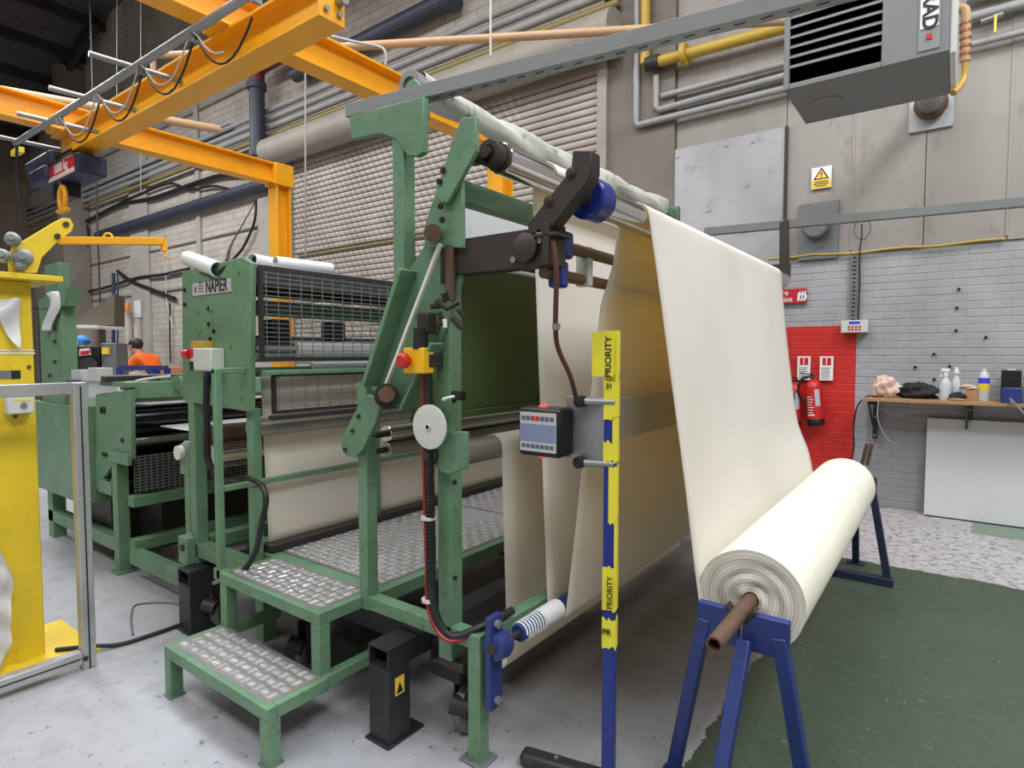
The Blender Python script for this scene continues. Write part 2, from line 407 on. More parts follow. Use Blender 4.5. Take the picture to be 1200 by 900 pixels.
    def lathe(s, c, prof, n=20, axis=(0, 0, 1)):
        """profile (radius, height) turned about an axis through c"""
        c = Vector(c); d = Vector(axis).normalized(); a = d.cross(Vector((1, 0, 0)))
        if a.length < 1e-3: a = d.cross(Vector((0, 1, 0)))
        a.normalize(); b = d.cross(a); m = len(prof); vs = []
        for r, h in prof: vs += [c + d * h + (a * math.cos(2 * math.pi * k / n) + b * math.sin(2 * math.pi * k / n)) * max(r, 1e-4) for k in range(n)]
        fs = [(i * n + k, i * n + (k + 1) % n, (i + 1) * n + (k + 1) % n, (i + 1) * n + k) for i in range(m - 1) for k in range(n)]
        fs += [tuple(range(n - 1, -1, -1)), tuple(range((m - 1) * n, m * n))]
        return s.add(vs, fs)
    def grid(s, fn, nu, nv):
        vs = [fn(i / nu, j / nv) for j in range(nv + 1) for i in range(nu + 1)]; w = nu + 1
        return s.add(vs, [(j * w + i, j * w + i + 1, (j + 1) * w + i + 1, (j + 1) * w + i) for j in range(nv) for i in range(nu)])
    def ball(s, c, rx, ry=None, rz=None, nu=16, nv=10):
        ry = rx if ry is None else ry; rz = rx if rz is None else rz; c = Vector(c)
        vs = [c + Vector((0, 0, rz))]
        for j in range(1, nv):
            t = math.pi * j / nv
            vs += [c + Vector((rx * math.sin(t) * math.cos(2 * math.pi * i / nu), ry * math.sin(t) * math.sin(2 * math.pi * i / nu), rz * math.cos(t))) for i in range(nu)]
        vs.append(c - Vector((0, 0, rz))); L = len(vs) - 1
        fs = [(0, 1 + i, 1 + (i + 1) % nu) for i in range(nu)]
        for j in range(nv - 2): fs += [(1 + j * nu + i, 1 + (j + 1) * nu + i, 1 + (j + 1) * nu + (i + 1) % nu, 1 + j * nu + (i + 1) % nu) for i in range(nu)]
        fs += [(L, 1 + (nv - 2) * nu + (i + 1) % nu, 1 + (nv - 2) * nu + i) for i in range(nu)]
        return s.add(vs, fs)
    def obj(s, name, mat, parent=None, bevel=0.0, smooth=True, label=None, solid=0.0, sub=0):
        xs = list(zip(*s.v))
        if parent is not None: org = WL[parent.name]
        else: org = Vector(((min(xs[0]) + max(xs[0])) / 2, (min(xs[1]) + max(xs[1])) / 2, min(xs[2])))
        me = bpy.data.meshes.new(name)
        me.from_pydata([(a - org.x, b - org.y, c - org.z) for a, b, c in s.v], [], s.f)
        me.validate()
        me.materials.append(MATS[mat])
        if smooth:
            me.polygons.foreach_set('use_smooth', [True] * len(me.polygons)); me.set_sharp_from_angle(angle=math.radians(38))
        o = bpy.data.objects.new(name, me); COL.objects.link(o)
        if parent is not None: o.parent = parent
        else: o.location = org
        WL[o.name] = org
        if bevel:
            m = o.modifiers.new('bevel', 'BEVEL'); m.width = bevel; m.segments = 2; m.limit_method = 'ANGLE'; m.angle_limit = math.radians(40)
        if solid:
            m = o.modifiers.new('solid', 'SOLIDIFY'); m.thickness = solid; m.offset = 0
        if sub:
            m = o.modifiers.new('sub', 'SUBSURF'); m.levels = sub; m.render_levels = sub
        if label: o['label'] = label
        return o
def fix_normals():
    import bmesh
    for me in bpy.data.meshes:
        bm = bmesh.new(); bm.from_mesh(me); bmesh.ops.recalc_face_normals(bm, faces=bm.faces); bm.to_mesh(me); bm.free()
def tag(o, label, cat, group=None):
    o['label'] = label; o['category'] = cat
    if group: o['group'] = group
    return o
def struct(o, label=None, cat=None):
    o['kind'] = 'structure'
    if label: o['label'] = label
    if cat: o['category'] = cat
    return o
def stuff(o): o['kind'] = 'stuff'; return o
def thing(name, label, cat, loc, group=None):
    o = bpy.data.objects.new(name, None); o.empty_display_size = 0.1; o.location = loc; COL.objects.link(o)
    WL[o.name] = Vector(loc); return tag(o, label, cat, group)
def copy_part(o, parent, dloc=(0, 0, 0)):
    c = o.copy(); COL.objects.link(c); c.parent = parent; c.location = Vector(o.location) + Vector(dloc); WL[c.name] = WL[parent.name]; return c
def text(name, body, mat, loc, size, rot, parent=None, depth=0.0008, align='CENTER', sx=1.0, bold=0.0):
    cu = bpy.data.curves.new(name, 'FONT'); cu.body = body; cu.size = size; cu.align_x = align; cu.align_y = 'CENTER'; cu.extrude = depth; cu.offset = bold
    t = bpy.data.objects.new(name, cu); COL.objects.link(t)
    me = bpy.data.meshes.new_from_object(t.evaluated_get(bpy.context.evaluated_depsgraph_get()))
    bpy.data.objects.remove(t)
    me.name = name; me.materials.clear(); me.materials.append(MATS[mat])
    o = bpy.data.objects.new(name, me); COL.objects.link(o)
    o.scale = (sx, 1, 1); o.rotation_euler = rot
    org = WL[parent.name] if parent is not None else Vector((0, 0, 0))
    o.location = Vector(loc) - org
    if parent is not None: o.parent = parent
    WL[o.name] = org
    return o
FRONT = (math.radians(90), 0, 0)                       # lettering on a face that looks towards -Y
SIDE = (math.radians(90), 0, math.radians(90))         # lettering on a face that looks towards +X
def spline(pts, n=8):
    """smooth curve through points"""
    pts = [Vector(p) for p in pts]; out = []
    for i in range(len(pts) - 1):
        p0, p1, p2, p3 = pts[max(i - 1, 0)], pts[i], pts[i + 1], pts[min(i + 2, len(pts) - 1)]
        for k in range(n):
            t = k / n
            out.append(0.5 * ((2 * p1) + (p2 - p0) * t + (2 * p0 - 5 * p1 + 4 * p2 - p3) * t * t + (3 * p1 - p0 - 3 * p2 + p3) * t ** 3))
    return out + [pts[-1]]
def plate(pix, Y, th, name, mat, parent, bevel=0.003):
    """flat steel plate standing in the plane Y, outline given by where its corners lie in that plane"""
    return MB().prism([P(a, b, Y=Y) for a, b in pix], (0, th, 0)).obj(name, mat, parent, bevel)
def bolt(p, d, r, parent, mat='dark_steel', h=None, name='bolt'):
    h = h or r * 0.8; p = Vector(p); return MB().cyl(p, p + Vector(d) * h, r, 6).obj(name, mat, parent)

# ------------------------------------------------------------------ the building
YW = 7.30
fl = MB().grid(lambda u, v: (-27 + 34 * u, -6 + 13.6 * v, 0), 34, 14).obj('floor', 'floor', smooth=False); struct(fl, 'grey painted concrete floor with a green bay and worn white strip')
bw = MB().box(-27, 7, YW + 0.012, YW + 0.3, 0, 12).obj('wall_back', 'old_wall', smooth=False)
struct(bw, 'long works wall of whitewashed brick and concrete panels')
# painted brick dado at the right hand end of the long wall, brick by brick
BL, BH, JT = 0.219, 0.069, 0.006
def brick_mesh():
    a, d, h, e = BL / 2, 0.03, BH / 2, 0.004
    m = MB()
    vs = [(-a, d, -h), (a, d, -h), (a, d, h), (-a, d, h), (-a, 0.003, -h), (a, 0.003, -h), (a, 0.003, h), (-a, 0.003, h), (-a + e, 0, -h + e), (a - e, 0, -h + e), (a - e, 0, h - e), (-a + e, 0, h - e)]
    fs = [(8, 9, 10, 11), (4, 5, 9, 8), (5, 6, 10, 9), (6, 7, 11, 10), (7, 4, 8, 11), (0, 1, 5, 4), (1, 2, 6, 5), (2, 3, 7, 6), (3, 0, 4, 7)]
    return vs, fs
bvs, bfs = brick_mesh()
bme = bpy.data.meshes.new('brick'); bme.from_pydata(bvs, [], bfs); bme.materials.append(MATS['brick_paint'])
rest = MB(); cells = []
for row in range(35):
    z = 0.045 + row * 0.075
    for k in range(-17, 31):
        x = -0.5 + (k + 0.5 * (row % 2)) * (BL + JT)
        if x < -3.75 or x > 6.8: continue
        vis = -1.72 < x < 0.62 and not (z < 0.90 and x > -0.12) and not (z < 0.95 and x < -0.98) and z < 2.64
        cells.append((0 if vis else 1, -z, x, z))
cells.sort()
for i, (hid, _, x, z) in enumerate(cells):
    dy = random.uniform(-0.0015, 0.0015)
    if i < 300 and not hid:
        o = bpy.data.objects.new('brick', bme); COL.objects.link(o); o.parent = bw
        o.location = Vector((x, YW + dy, z)) - WL['wall_back']; WL[o.name] = WL['wall_back']
    else: rest.add([(x + a, YW + b + dy, z + c) for a, b, c in bvs], bfs)
stuff(rest.obj('brick_field', 'brick_paint', bw, smooth=False))
MB().box(-3.85, 7, YW + 0.0035, YW + 0.012, 0, 2.66).obj('mortar_bed', 'brick_paint', bw, smooth=False)
# concrete cladding panels above the brick
joints = [-2.86, -1.93, -1.59, -0.93, -0.30, 0.345, 1.0, 1.65, 2.3, 2.95, 3.6, 4.25, 4.9, 5.6, 6.3, 6.95]
for i in range(len(joints) - 1):
    MB().box(joints[i] + 0.003, joints[i + 1] - 0.003, YW - 0.012 - 0.004 * (i % 2), YW + 0.012, 2.665, 12).obj('cladding_panel', 'panel_concrete', bw, 0.003)
    MB().box(joints[i + 1] - 0.014, joints[i + 1] + 0.014, YW - 0.020, YW + 0.01, 2.70, 12).obj('cover_strip', 'panel_concrete', bw, 0.002) if i % 2 == 0 else None
MB().box(-3.85, -2.87, YW - 0.06, YW + 0.012, 0, 12).obj('concrete_pier', 'pilaster_dark', bw, 0.01)
# left stretch: piers and a rail of boards
for x0, x1, d, z1 in ((-12.05, -11.15, 0.12, 4.9), (-18.6, -17.5, 0.06, 12), (-14.9, -14.7, 0.04, 12)):
    MB().box(x0, x1, YW - d, YW + 0.012, 0, z1).obj('pilaster', 'pilaster', bw, 0.01)
for z in (3.25, 4.35, 6.0, 7.4):
    MB().box(-27, -12.1, YW - 0.03, YW + 0.012, z - 0.02, z + 0.02).obj('string_course', 'pilaster_dark', bw, 0.004)
wl = MB().box(-27.3, -27, -6, YW + 0.3, 0, 12).obj('wall_left', 'dark_wall', smooth=False); struct(wl, 'dark end wall of the works hall')
wf = MB().box(-27, 7, -6.3, -6, 0, 12).obj('wall_front', 'pilaster', smooth=False); struct(wf, 'plain wall of the hall opposite the shutter')
wr = MB().box(7, 7.3, -6, YW + 0.3, 0, 12).obj('wall_right', 'pilaster', smooth=False); struct(wr, 'plain end wall of the hall beyond the heater')
# roof: dark corrugated sheets on steel purlins, falling towards the far end
def roofz(x): return 11.3 if x > -19.5 else 11.3 + (x + 19.5) * 0.30
ce = bpy.data.objects.new('ceiling', None); COL.objects.link(ce); WL['ceiling'] = Vector((0, 0, 0)); struct(ce, 'dark corrugated roof on steel purlins')
def corr(x0, x1, z0, z1, name):
    n = max(2, int((x1 - x0) / 0.125)); m = MB()
    vs = []
    for i in range(n + 1):
        t = i / n; x = x0 + (x1 - x0) * t; z = z0 + (z1 - z0) * t + (0.03 if i % 2 else -0.03)
        vs += [(x, -6, z), (x, YW + 0.3, z)]
    m.add(vs, [(2 * i, 2 * i + 1, 2 * i + 3, 2 * i + 2) for i in range(n)])
    return m.obj(name, 'roof_sheet', ce, smooth=False)
for k in range(5): corr(-27 + 1.5 * k, -27 + 1.5 * (k + 1) + 0.02, roofz(-27 + 1.5 * k), roofz(-27 + 1.5 * (k + 1)), 'roof_panel')
corr(-19.5, 7, 11.3, 11.3, 'roof_panel')
for x in (-26, -24.5, -23, -21.5, -20):
    MB().box(x - 0.06, x + 0.06, -6, YW, roofz(x) - 0.30, roofz(x) - 0.05).obj('purlin', 'roof_steel', ce)
for y in (0.5, 3.5, 6.9):
    MB().beam((-27, y, roofz(-27) - 0.45), (-19.5, y, 11.3 - 0.45), 0.15, 0.3).obj('rafter', 'roof_steel', ce)
MB().box(-26.6, -26.0, -0.2, 0.7, roofz(-26.3) - 0.34, roofz(-26.3) - 0.31).obj('rooflight_pane', 'rooflight_old', ce)
MB().box(-22.0, -21.6, 6.6, 7.29, 0, 10.2).obj('column', 'pilaster_dark', ce)

# ------------------------------------------------------------------ roller shutter
sh = bpy.data.objects.new('door_1', None); sh.location = (-7.3, YW, 0); COL.objects.link(sh); WL['door_1'] = Vector((-7.3, YW, 0))
struct(sh, 'wide roller shutter of ribbed pale metal slats', 'shutter')
SX0, SX1 = -10.85, -3.92
prof = [(0.0, 0.0), (-0.022, 0.012), (-0.034, 0.045), (-0.026, 0.078), (0.0, 0.096), (0.012, 0.096), (0.012, 0.0)]
slat0 = None
for i in range(54):
    z = 0.02 + i * 0.1
    if slat0 is None:
        slat0 = MB().prism([(SX0, YW - 0.03 + a, z + b) for a, b in prof], (SX1 - SX0, 0, 0)).obj('slat', 'shutter_slat', sh)
    else: copy_part(slat0, sh, (0, 0, z - 0.02))
MB().box(SX0 - 0.14, SX0, YW - 0.12, YW, 0, 5.42).obj('guide_rail', 'roller_grey', sh, 0.004)
MB().box(SX1, SX1 + 0.14, YW - 0.12, YW, 0, 5.42).obj('guide_rail', 'housing_beige', sh, 0.004)
hs = MB().cyl((-11.3, YW - 0.30, 5.66), (-3.55, YW - 0.30, 5.66), 0.27, 28).obj('housing', 'housing_beige', sh)
MB().box(SX0 - 0.1, SX1 + 0.2, YW - 0.05, YW, 5.4, 5.95).obj('lintel', 'housing_beige', sh, 0.01)
# striped hazard bar along the shutter
MB().box(-10.7, -4.3, YW - 0.10, YW - 0.055, 3.55, 3.58).obj('hazard_strip', 'olive_pipe', sh)
MB().box(-10.7, -4.3, YW - 0.10, YW - 0.055, 3.582, 3.60).obj('hazard_strip', 'sign_black', sh)

# ------------------------------------------------------------------ pipes and services on the long wall
def pipe_run(name, pts, r, mat, label, cat='pipe', group=None, n=12, brackets=0):
    o = MB().tube(pts, r, n).obj(name, mat); return tag(o, label, cat, group)
for (z, r, m, lb) in ((6.60, 0.055, 'grey_pipe', 'topmost grey conduit running above the shutter housing'), (6.43, 0.055, 'grey_pipe', 'middle grey conduit running above the shutter housing'), (6.26, 0.06, 'grey_pipe', 'lowest grey conduit above the shutter, over the dull yellow pipe')):
    pipe_run('conduit', [(-26.8, YW - 0.14, z), (-3.5, YW - 0.14, z)], r, m, lb, 'conduit')
pipe_run('service_pipe', [(-26, YW - 0.14, 6.09), (-3.6, YW - 0.14, 6.09)], 0.05, 'olive_pipe', 'dull yellow pipe under the grey conduits above the shutter')
pipe_run('water_pipe', [(-20.5, YW - 0.15, 5.10), (-11.62, YW - 0.15, 5.14)], 0.13, 'blue_pipe', 'fat slate-blue pipe along the brick wall below the crane beam', n=16)
t = thing('drop_pipe', 'slate-blue vertical pipe with dark red elbow beside the shutter housing', 'pipe', (-11.55, YW - 0.38, 5.1))
MB().cyl((-11.55, YW - 0.38, 5.0), (-11.55, YW - 0.38, 7.15), 0.15, 16).obj('riser', 'blue_pipe', t)
MB().tube(spline([(-11.55, YW - 0.38, 7.1), (-11.50, YW - 0.38, 7.32), (-11.25, YW - 0.38, 7.38), (-10.5, YW - 0.38, 7.38)]), 0.15, 16).obj('elbow', 'red_pipe', t)
MB().cyl((-11.55, YW - 0.38, 6.95), (-11.55, YW - 0.38, 7.08), 0.19, 16).obj('flange', 'blue_pipe', t)
MB().cyl((-11.55, YW - 0.38, 5.6), (-11.55, YW - 0.38, 5.7), 0.19, 16).obj('flange', 'blue_pipe', t)
t = thing('overhead_pipe', 'dark slate-blue pipe high on the wall above the grey conduits', 'pipe', (-8, YW - 0.2, 7.0))
MB().cyl((-10.5, YW - 0.2, 7.02), (-6.35, YW - 0.2, 7.08), 0.14, 16).obj('pipe_body', 'blue_pipe', t)
MB().cyl((-6.5, YW - 0.2, 7.08), (-6.35, YW - 0.2, 7.08), 0.20, 16).obj('flange', 'blue_pipe', t)
a, b = P(370, 57, Z=5.0), P(960, 22, Z=5.0)
pipe_run('copper_line', [a + (a - b) * 0.12, a, b + (b - a) * 0.05], 0.045, 'tan_pipe', 'long tan pipe slung across the hall in front of the conduits')
a, b = P(-10, 104, Z=5.2), P(258, 152, Z=5.2)
pipe_run('copper_line', [a, b], 0.065, 'tan_pipe', 'tan pipe running behind the crane bridge towards the wall')
a, b, c = P(250, 62, Z=5.6), P(180, 65, Z=5.6), P(180, 105, Y=P(180, 65, Z=5.6).y)
pipe_run('copper_line', [a, b, c], 0.045, 'tan_pipe', 'short tan pipe with a drop leg above the crane bridge')
for px, y0, y1, Yd in ((165, -30, 225, 5.0), (358, 60, 300, 5.5), (137, -20, 120, 4.8)):
    pipe_run('hanger_rod', [P(px, y0, Y=Yd), P(px, y1, Y=Yd)], 0.007 if px != 358 else 0.013, 'grey_pipe', {165: 'thin pale hanger rod dropping behind the crane bridge', 358: 'pale vertical rod hanging in front of the shutter housing', 137: 'thin pale rod hanging from the roof near the dark column'}[px], 'rod')
for (zs, px0, px1, lb) in ((None, 575, 575, 'white drop rod above the green post'), ):
    a = P(575, -40, Y=4.6); b = P(575, 66, Y=4.6)
    pipe_run('hanger_rod', [a, b], 0.011, 'cable_white', 'white hanger rod with a small fitting above the dusty top bar', 'rod')
a = P(387, 42, Y=4.0); b = P(449, 57, Y=4.0); c = P(452, 76, Y=4.0)
pipe_run('bent_conduit', spline([a, a + (b - a) * 0.5, b, c], 6), 0.014, 'grey_pipe', 'thin bent white conduit beside the end of the crane bridge', 'conduit')
yw = YW - 0.09
yg = YW - 0.17
t = thing('gas_pipe', 'mustard-yellow gas pipe with a flange leading to the heater', 'pipe', (-2.3, yw, 5.1))
MB().tube([(-3.05, yg, 5.18), (-0.6, yg, 5.10)], 0.065, 14).obj('pipe_body', 'gas_yellow', t)
MB().cyl((-2.74, yg, 5.17), (-2.68, yg, 5.17), 0.13, 16).obj('flange', 'gas_yellow', t)
MB().cyl((-3.2, yg, 5.19), (-3.03, yg, 5.18), 0.085, 14).obj('union', 'dark_steel', t)
MB().cyl((-3.22, yg, 5.2), (-3.22, yg, 8.5), 0.06, 14).obj('riser', 'gas_yellow', t)
pipe_run('wall_pipe', [(-3.36, yw - 0.02, 8.5), (-3.36, yw - 0.02, 4.55), (-3.33, yw - 0.02, 4.50), (-3.25, yw - 0.02, 4.50), (-0.4, yw - 0.02, 4.51)], 0.04, 'grey_pipe', 'grey pipe bending from vertical to run lowest under the gas pipe')
pipe_run('wall_pipe', [(-3.10, yw, 5.06), (-3.10, yw, 4.68), (-3.06, yw, 4.63), (-0.4, yw, 4.67)], 0.04, 'grey_pipe', 'middle grey pipe of three under the gas pipe')
pipe_run('wall_pipe', [(-3.03, yw, 4.79), (-0.4, yw, 4.78)], 0.035, 'grey_pipe', 'upper straight grey pipe just under the gas pipe')
for z, lb in ((4.93, 'top grey wall pipe emerging beyond the heater'), (4.75, 'second grey wall pipe beyond the heater, beside the brass valve'), (4.50, 'lowest grey wall pipe beyond the heater')):
    pipe_run('wall_pipe', [(-0.02, yw, z), (2.5, yw, z)], 0.045 if z > 4.6 else 0.03, 'grey_pipe', lb)

# ------------------------------------------------------------------ things on the right hand wall
YF = YW - 0.03
# big patch of sheet metal
t = thing('sheet_panel', 'large scuffed grey metal sheet bolted to the concrete wall', 'metal sheet', (-2.24, YF, 2.6))
MB().box(-2.90, -1.595, YF - 0.012, YF + 0.02, 2.58, 4.12).obj('sheet', 'sheet_metal', t, 0.003)
for x, z in ((-2.84, 4.03), (-2.25, 4.05), (-1.95, 4.03), (-2.84, 3.35), (-2.0, 3.55), (-2.45, 3.35)): MB().cyl((x, YF - 0.012, z), (x, YF - 0.022, z), 0.022 if z > 3.4 else 0.05, 14).obj('bolt', 'sheet_metal', t)
MB().box(-1.60, -1.57, YF - 0.03, YF + 0.01, 2.6, 4.12).obj('edge_strip', 'dark_steel', t)
# warning sign
t = thing('warning_sign', 'white and yellow warning sign with black triangle on concrete wall', 'sign', (-1.226, YF, 3.4))
MB().box(-1.325, -1.128, YF - 0.012, YF, 3.385, 3.615).obj('sign_board', 'sign_white', t, 0.002)
MB().box(-1.318, -1.135, YF - 0.014, YF - 0.010, 3.392, 3.475).obj('caption_panel', 'sign_yellow', t)
tri = lambda s, z: [(-1.226 - s, 0, z), (-1.226 + s, 0, z), (-1.226, 0, z + s * 1.6)]
MB().prism([(x, YF - 0.015, z) for x, _, z in tri(0.078, 3.482)], (0, 0.004, 0)).obj('triangle_border', 'sign_black', t)
MB().prism([(x, YF - 0.017, z) for x, _, z in tri(0.056, 3.492)], (0, 0.004, 0)).obj('triangle', 'sign_yellow', t)
text('exclamation_mark', '!', 'sign_black', (-1.226, YF - 0.018, 3.525), 0.075, FRONT, t, bold=0.002)
for k, wd in enumerate((0.13, 0.15, 0.11)): MB().box(-1.226 - wd / 2, -1.226 + wd / 2, YF - 0.0155, YF - 0.013, 3.452 - k * 0.022, 3.462 - k * 0.022).obj('caption_line', 'sign_black', t)
# round vent on a grey plate, and the flue terminal
def vent(label, x0, x1, z0, z1, cx, cz, r, mat, pm=None):
    t = thing('wall_vent', label, 'vent', ((x0 + x1) / 2, YF, z0))
    MB().box(x0, x1, YF - 0.012, YF + 0.02, z0, z1).obj('back_plate', pm or mat, t, 0.002)
    MB().cyl((cx, YF, cz), (cx, YF - 0.10, cz), r * 0.92, 24).obj('collar', mat, t)
    MB().lathe((cx, YF - 0.07, cz), [(r, 0), (r, 0.03), (r * 0.85, 0.05), (0.01, 0.055)], 24, (0, -1, 0)).obj('cowl', mat, t)
vent('grey wall vent with round cowl behind the far trunking', -1.44, -1.05, 2.63, 3.24, -1.26, 2.98, 0.135, 'vent_grey')
vent('round flue terminal on a pale plate under the heater', -0.45, -0.09, 3.80, 4.20, -0.27, 4.02, 0.14, 'rust', 'sheet_metal')
# yellow and black cable along the foot of the concrete
tag(MB().tube([(x, YF - 0.012, 2.668 + 0.008 * math.sin(x * 9) + (0.012 if x < -1.2 else 0)) for x in [-1.75 + 0.08 * i for i in range(27)]], 0.011, 8).obj('wall_cable', 'gas_yellow'), 'yellow cable clipped along the top of the painted brick', 'cable')
# vertical cable tray with wire loop, down to the white detector box
t = thing('cable_tray', 'narrow grey slotted cable tray above the white wall box', 'cable tray', (-0.885, YF, 1.95))
MB().box(-0.93, -0.85, YF - 0.01, YF + 0.025, 1.93, 2.66).obj('tray', 'vent_grey', t, 0.002)
for k in range(16): MB().box(-0.905, -0.875, YF - 0.013, YF - 0.009, 1.96 + k * 0.043, 1.975 + k * 0.043).obj('slot', 'sign_black', t)
MB().tube(spline([(-0.84, YF - 0.02, 1.95), (-0.835, YF - 0.025, 2.3), (-0.845, YF - 0.02, 2.66), (-0.83, YF - 0.03, 2.82), (-0.83, YF - 0.04, 2.95)]), 0.007, 6).obj('cable', 'cable_black', t)
tag(MB().tube([(-0.825 + 0.075 * math.cos(a), YF - 0.03, 2.90 + 0.105 * math.sin(a)) for a in [2 * math.pi * i / 24 for i in range(25)]], 0.004, 6).obj('wire_loop', 'cable_black'), 'thin round wire loop hanging on the wall above the cable tray', 'wire')
t = thing('alarm_box', 'white wall box with blue display above the red fire point', 'wall box', (-0.87, YF, 1.83))
MB().box(-0.99, -0.745, YF - 0.09, YF + 0.02, 1.825, 1.955).obj('case', 'off_white_box', t, 0.006)
MB().box(-0.915, -0.815, YF - 0.093, YF - 0.088, 1.915, 1.942).obj('display', 'sign_blue', t)
for k in range(4): MB().box(-0.925 + k * 0.033, -0.905 + k * 0.033, YF - 0.093, YF - 0.088, 1.875, 1.895).obj('key', 'sign_red', t)
for k in range(4): MB().box(-0.925 + k * 0.033, -0.905 + k * 0.033, YF - 0.093, YF - 0.088, 1.848, 1.866).obj('key', 'sign_red', t)
# fire point sign
t = thing('fire_sign', 'red sign with white Fire lettering and flame above the fire point', 'sign', (-1.46, YF, 2.16))
MB().box(-1.72, -1.345, YF - 0.012, YF + 0.02, 2.165, 2.325).obj('sign_board', 'sign_red', t, 0.002)
text('lettering', 'Fire', 'sign_white', (-1.655, YF - 0.0135, 2.283), 0.08, FRONT, t, align='LEFT', bold=0.001)
text('lettering', 'Point', 'sign_white', (-1.655, YF - 0.0135, 2.208), 0.08, FRONT, t, align='LEFT', bold=0.001)
for dx in (0.022, 0.05, 0.078):
    MB().prism([(-1.46 + dx, YF - 0.0145, 2.19), (-1.43 + dx, YF - 0.0145, 2.19), (-1.415 + dx, YF - 0.0145, 2.235), (-1.43 + dx, YF - 0.0145, 2.27), (-1.425 + dx, YF - 0.0145, 2.305), (-1.455 + dx, YF - 0.0145, 2.265)], (0, 0.004, 0)).obj('flame', 'sign_white', t)
# extinguishers and their signs
def extinguisher(x, z, tilt, label, band):
    t = thing('fire_extinguisher', label, 'extinguisher', (x, YF - 0.11, z), 'fire extinguishers at the fire point')
    ax = Vector((-tilt, 0, 1)).normalized(); c = Vector((x, YF - 0.11, z))
    MB().lathe(c, [(0.07, 0), (0.08, 0.01), (0.08, 0.40), (0.07, 0.44), (0.035, 0.48), (0.02, 0.49)], 24, ax).obj('cylinder', 'red_paint', t)
    MB().lathe(c, [(0.082, -0.012), (0.084, 0.0), (0.084, 0.06), (0.081, 0.065)], 24, ax).obj('base_skirt', 'black_plastic', t)
    top = c + ax * 0.49
    MB().cyl(top, top + ax * 0.05, 0.018, 10).obj('valve', 'dark_steel', t)
    MB().beam(top + ax * 0.05 + Vector((0.02, 0, 0)), top + ax * 0.075 + Vector((-0.11, -0.02, -0.01)), 0.025, 0.012).obj('handle', 'black_plastic', t)
    MB().beam(top + ax * 0.04 + Vector((0.02, 0, 0)), top + ax * 0.03 + Vector((-0.10, -0.02, -0.04)), 0.02, 0.010).obj('lever', 'black_plastic', t)
    MB().tube(spline([top + ax * 0.03, top + Vector((-0.09, -0.05, 0.01)), top + Vector((-0.12, -0.07, -0.14)), c + ax * 0.22 + Vector((-0.075, -0.06, 0))]), 0.013, 8).obj('hose', 'black_plastic', t)
    side = ax.cross(Vector((0, 1, 0))).normalized()
    def wrap(a0, a1, h0, h1, mat, name):
        n = 8; vs = []
        for h in (h0, h1):
            for i in range(n + 1):
                a = a0 + (a1 - a0) * i / n
                vs.append(c + ax * h + (side * math.sin(a) + Vector((0, -1, 0)) * math.cos(a)) * 0.0812)
        MB().add(vs, [(i, i + 1, n + 2 + i, n + 1 + i) for i in range(n)]).obj(name, mat, t)
    if band: wrap(-1.2, 1.2, 0.30, 0.36, 'black_plastic', 'colour_band')
    wrap(-0.1, 0.9, 0.10, 0.115, 'sign_white', 'print_rule')
    for k in range(7): wrap(0.1 - 0.1 * (k % 3), 0.8, 0.13 + k * 0.028, 0.138 + k * 0.028, 'sign_white', 'print_line')
    wrap(-0.95, -0.30, 0.20, 0.38, 'sign_grey', 'data_label')
extinguisher(-1.20, 0.84, 0.10, 'red fire extinguisher hanging tilted with pale label and black base', False)
extinguisher(-1.44, 0.80, -0.05, 'red fire extinguisher with black band half hidden by the white cloth', True)
for x, lb in ((-1.355, 'white instruction sign above the extinguisher with the black band'), (-1.13, 'white instruction sign above the tilted extinguisher')):
    t = thing('extinguisher_sign', lb, 'sign', (x, YF, 1.36))
    MB().box(x - 0.065, x + 0.065, YF - 0.012, YF + 0.02, 1.315, 1.575).obj('sign_board', 'sign_white', t, 0.002)
    MB().box(x - 0.04, x + 0.045, YF - 0.0135, YF - 0.01, 1.48, 1.56).obj('pictogram_block', 'sign_red', t)
    MB().box(x - 0.005, x + 0.005, YF - 0.0145, YF - 0.012, 1.485, 1.555).obj('pictogram_stripe', 'sign_white', t)
    for k in range(6): MB().box(x - 0.05, x + 0.03 + 0.01 * (k % 2), YF - 0.0135, YF - 0.011, 1.335 + k * 0.022, 1.343 + k * 0.022).obj('text_line', 'label_text', t)
t = thing('marker_post', 'small yellow wrapped tool hanging on the red brick behind the cloth', 'marker', (-1.60, YF, 1.4))
MB().box(-1.625, -1.555, YF - 0.04, YF + 0.02, 1.56, 1.78).obj('sleeve', 'tape_yellow', t, 0.01)
MB().box(-1.61, -1.58, YF - 0.03, YF + 0.02, 1.42, 1.56).obj('handle', 'black_plastic', t)
MB().box(-1.605, -1.595, YF - 0.042, YF - 0.038, 1.62, 1.72).obj('print_line', 'sign_black', t)

# ------------------------------------------------------------------ shelf and what stands on it
SZ = 1.165
t = thing('wall_shelf', 'plain timber wall shelf on black steel brackets', 'shelf', (0.3, 7.1, 0.7))
MB().box(-0.745, 3.0, 6.84, YF + 0.02, SZ - 0.03, SZ).obj('board', 'timber', t, 0.003)
for x in (-0.66, 0.12, 0.58, 1.4):
    b = MB().box(x - 0.02, x + 0.02, YF - 0.03, YF + 0.02, 0.72, SZ - 0.03).obj('bracket', 'black_paint', t, 0.002)
    MB().box(x - 0.02, x + 0.02, 6.88, YF, SZ - 0.06, SZ - 0.03).obj('bracket_arm', 'black_paint', b)
    MB().beam((x - 0.03, 6.92, SZ - 0.05), (x - 0.02, YF - 0.01, SZ - 0.30), 0.02, 0.012).obj('bracket_brace', 'black_paint', b)
    for z in (SZ - 0.1, 0.95, 0.76): MB().cyl((x, YF - 0.03, z), (x, YF - 0.04, z), 0.012, 8).obj('screw', 'galvanised', b)
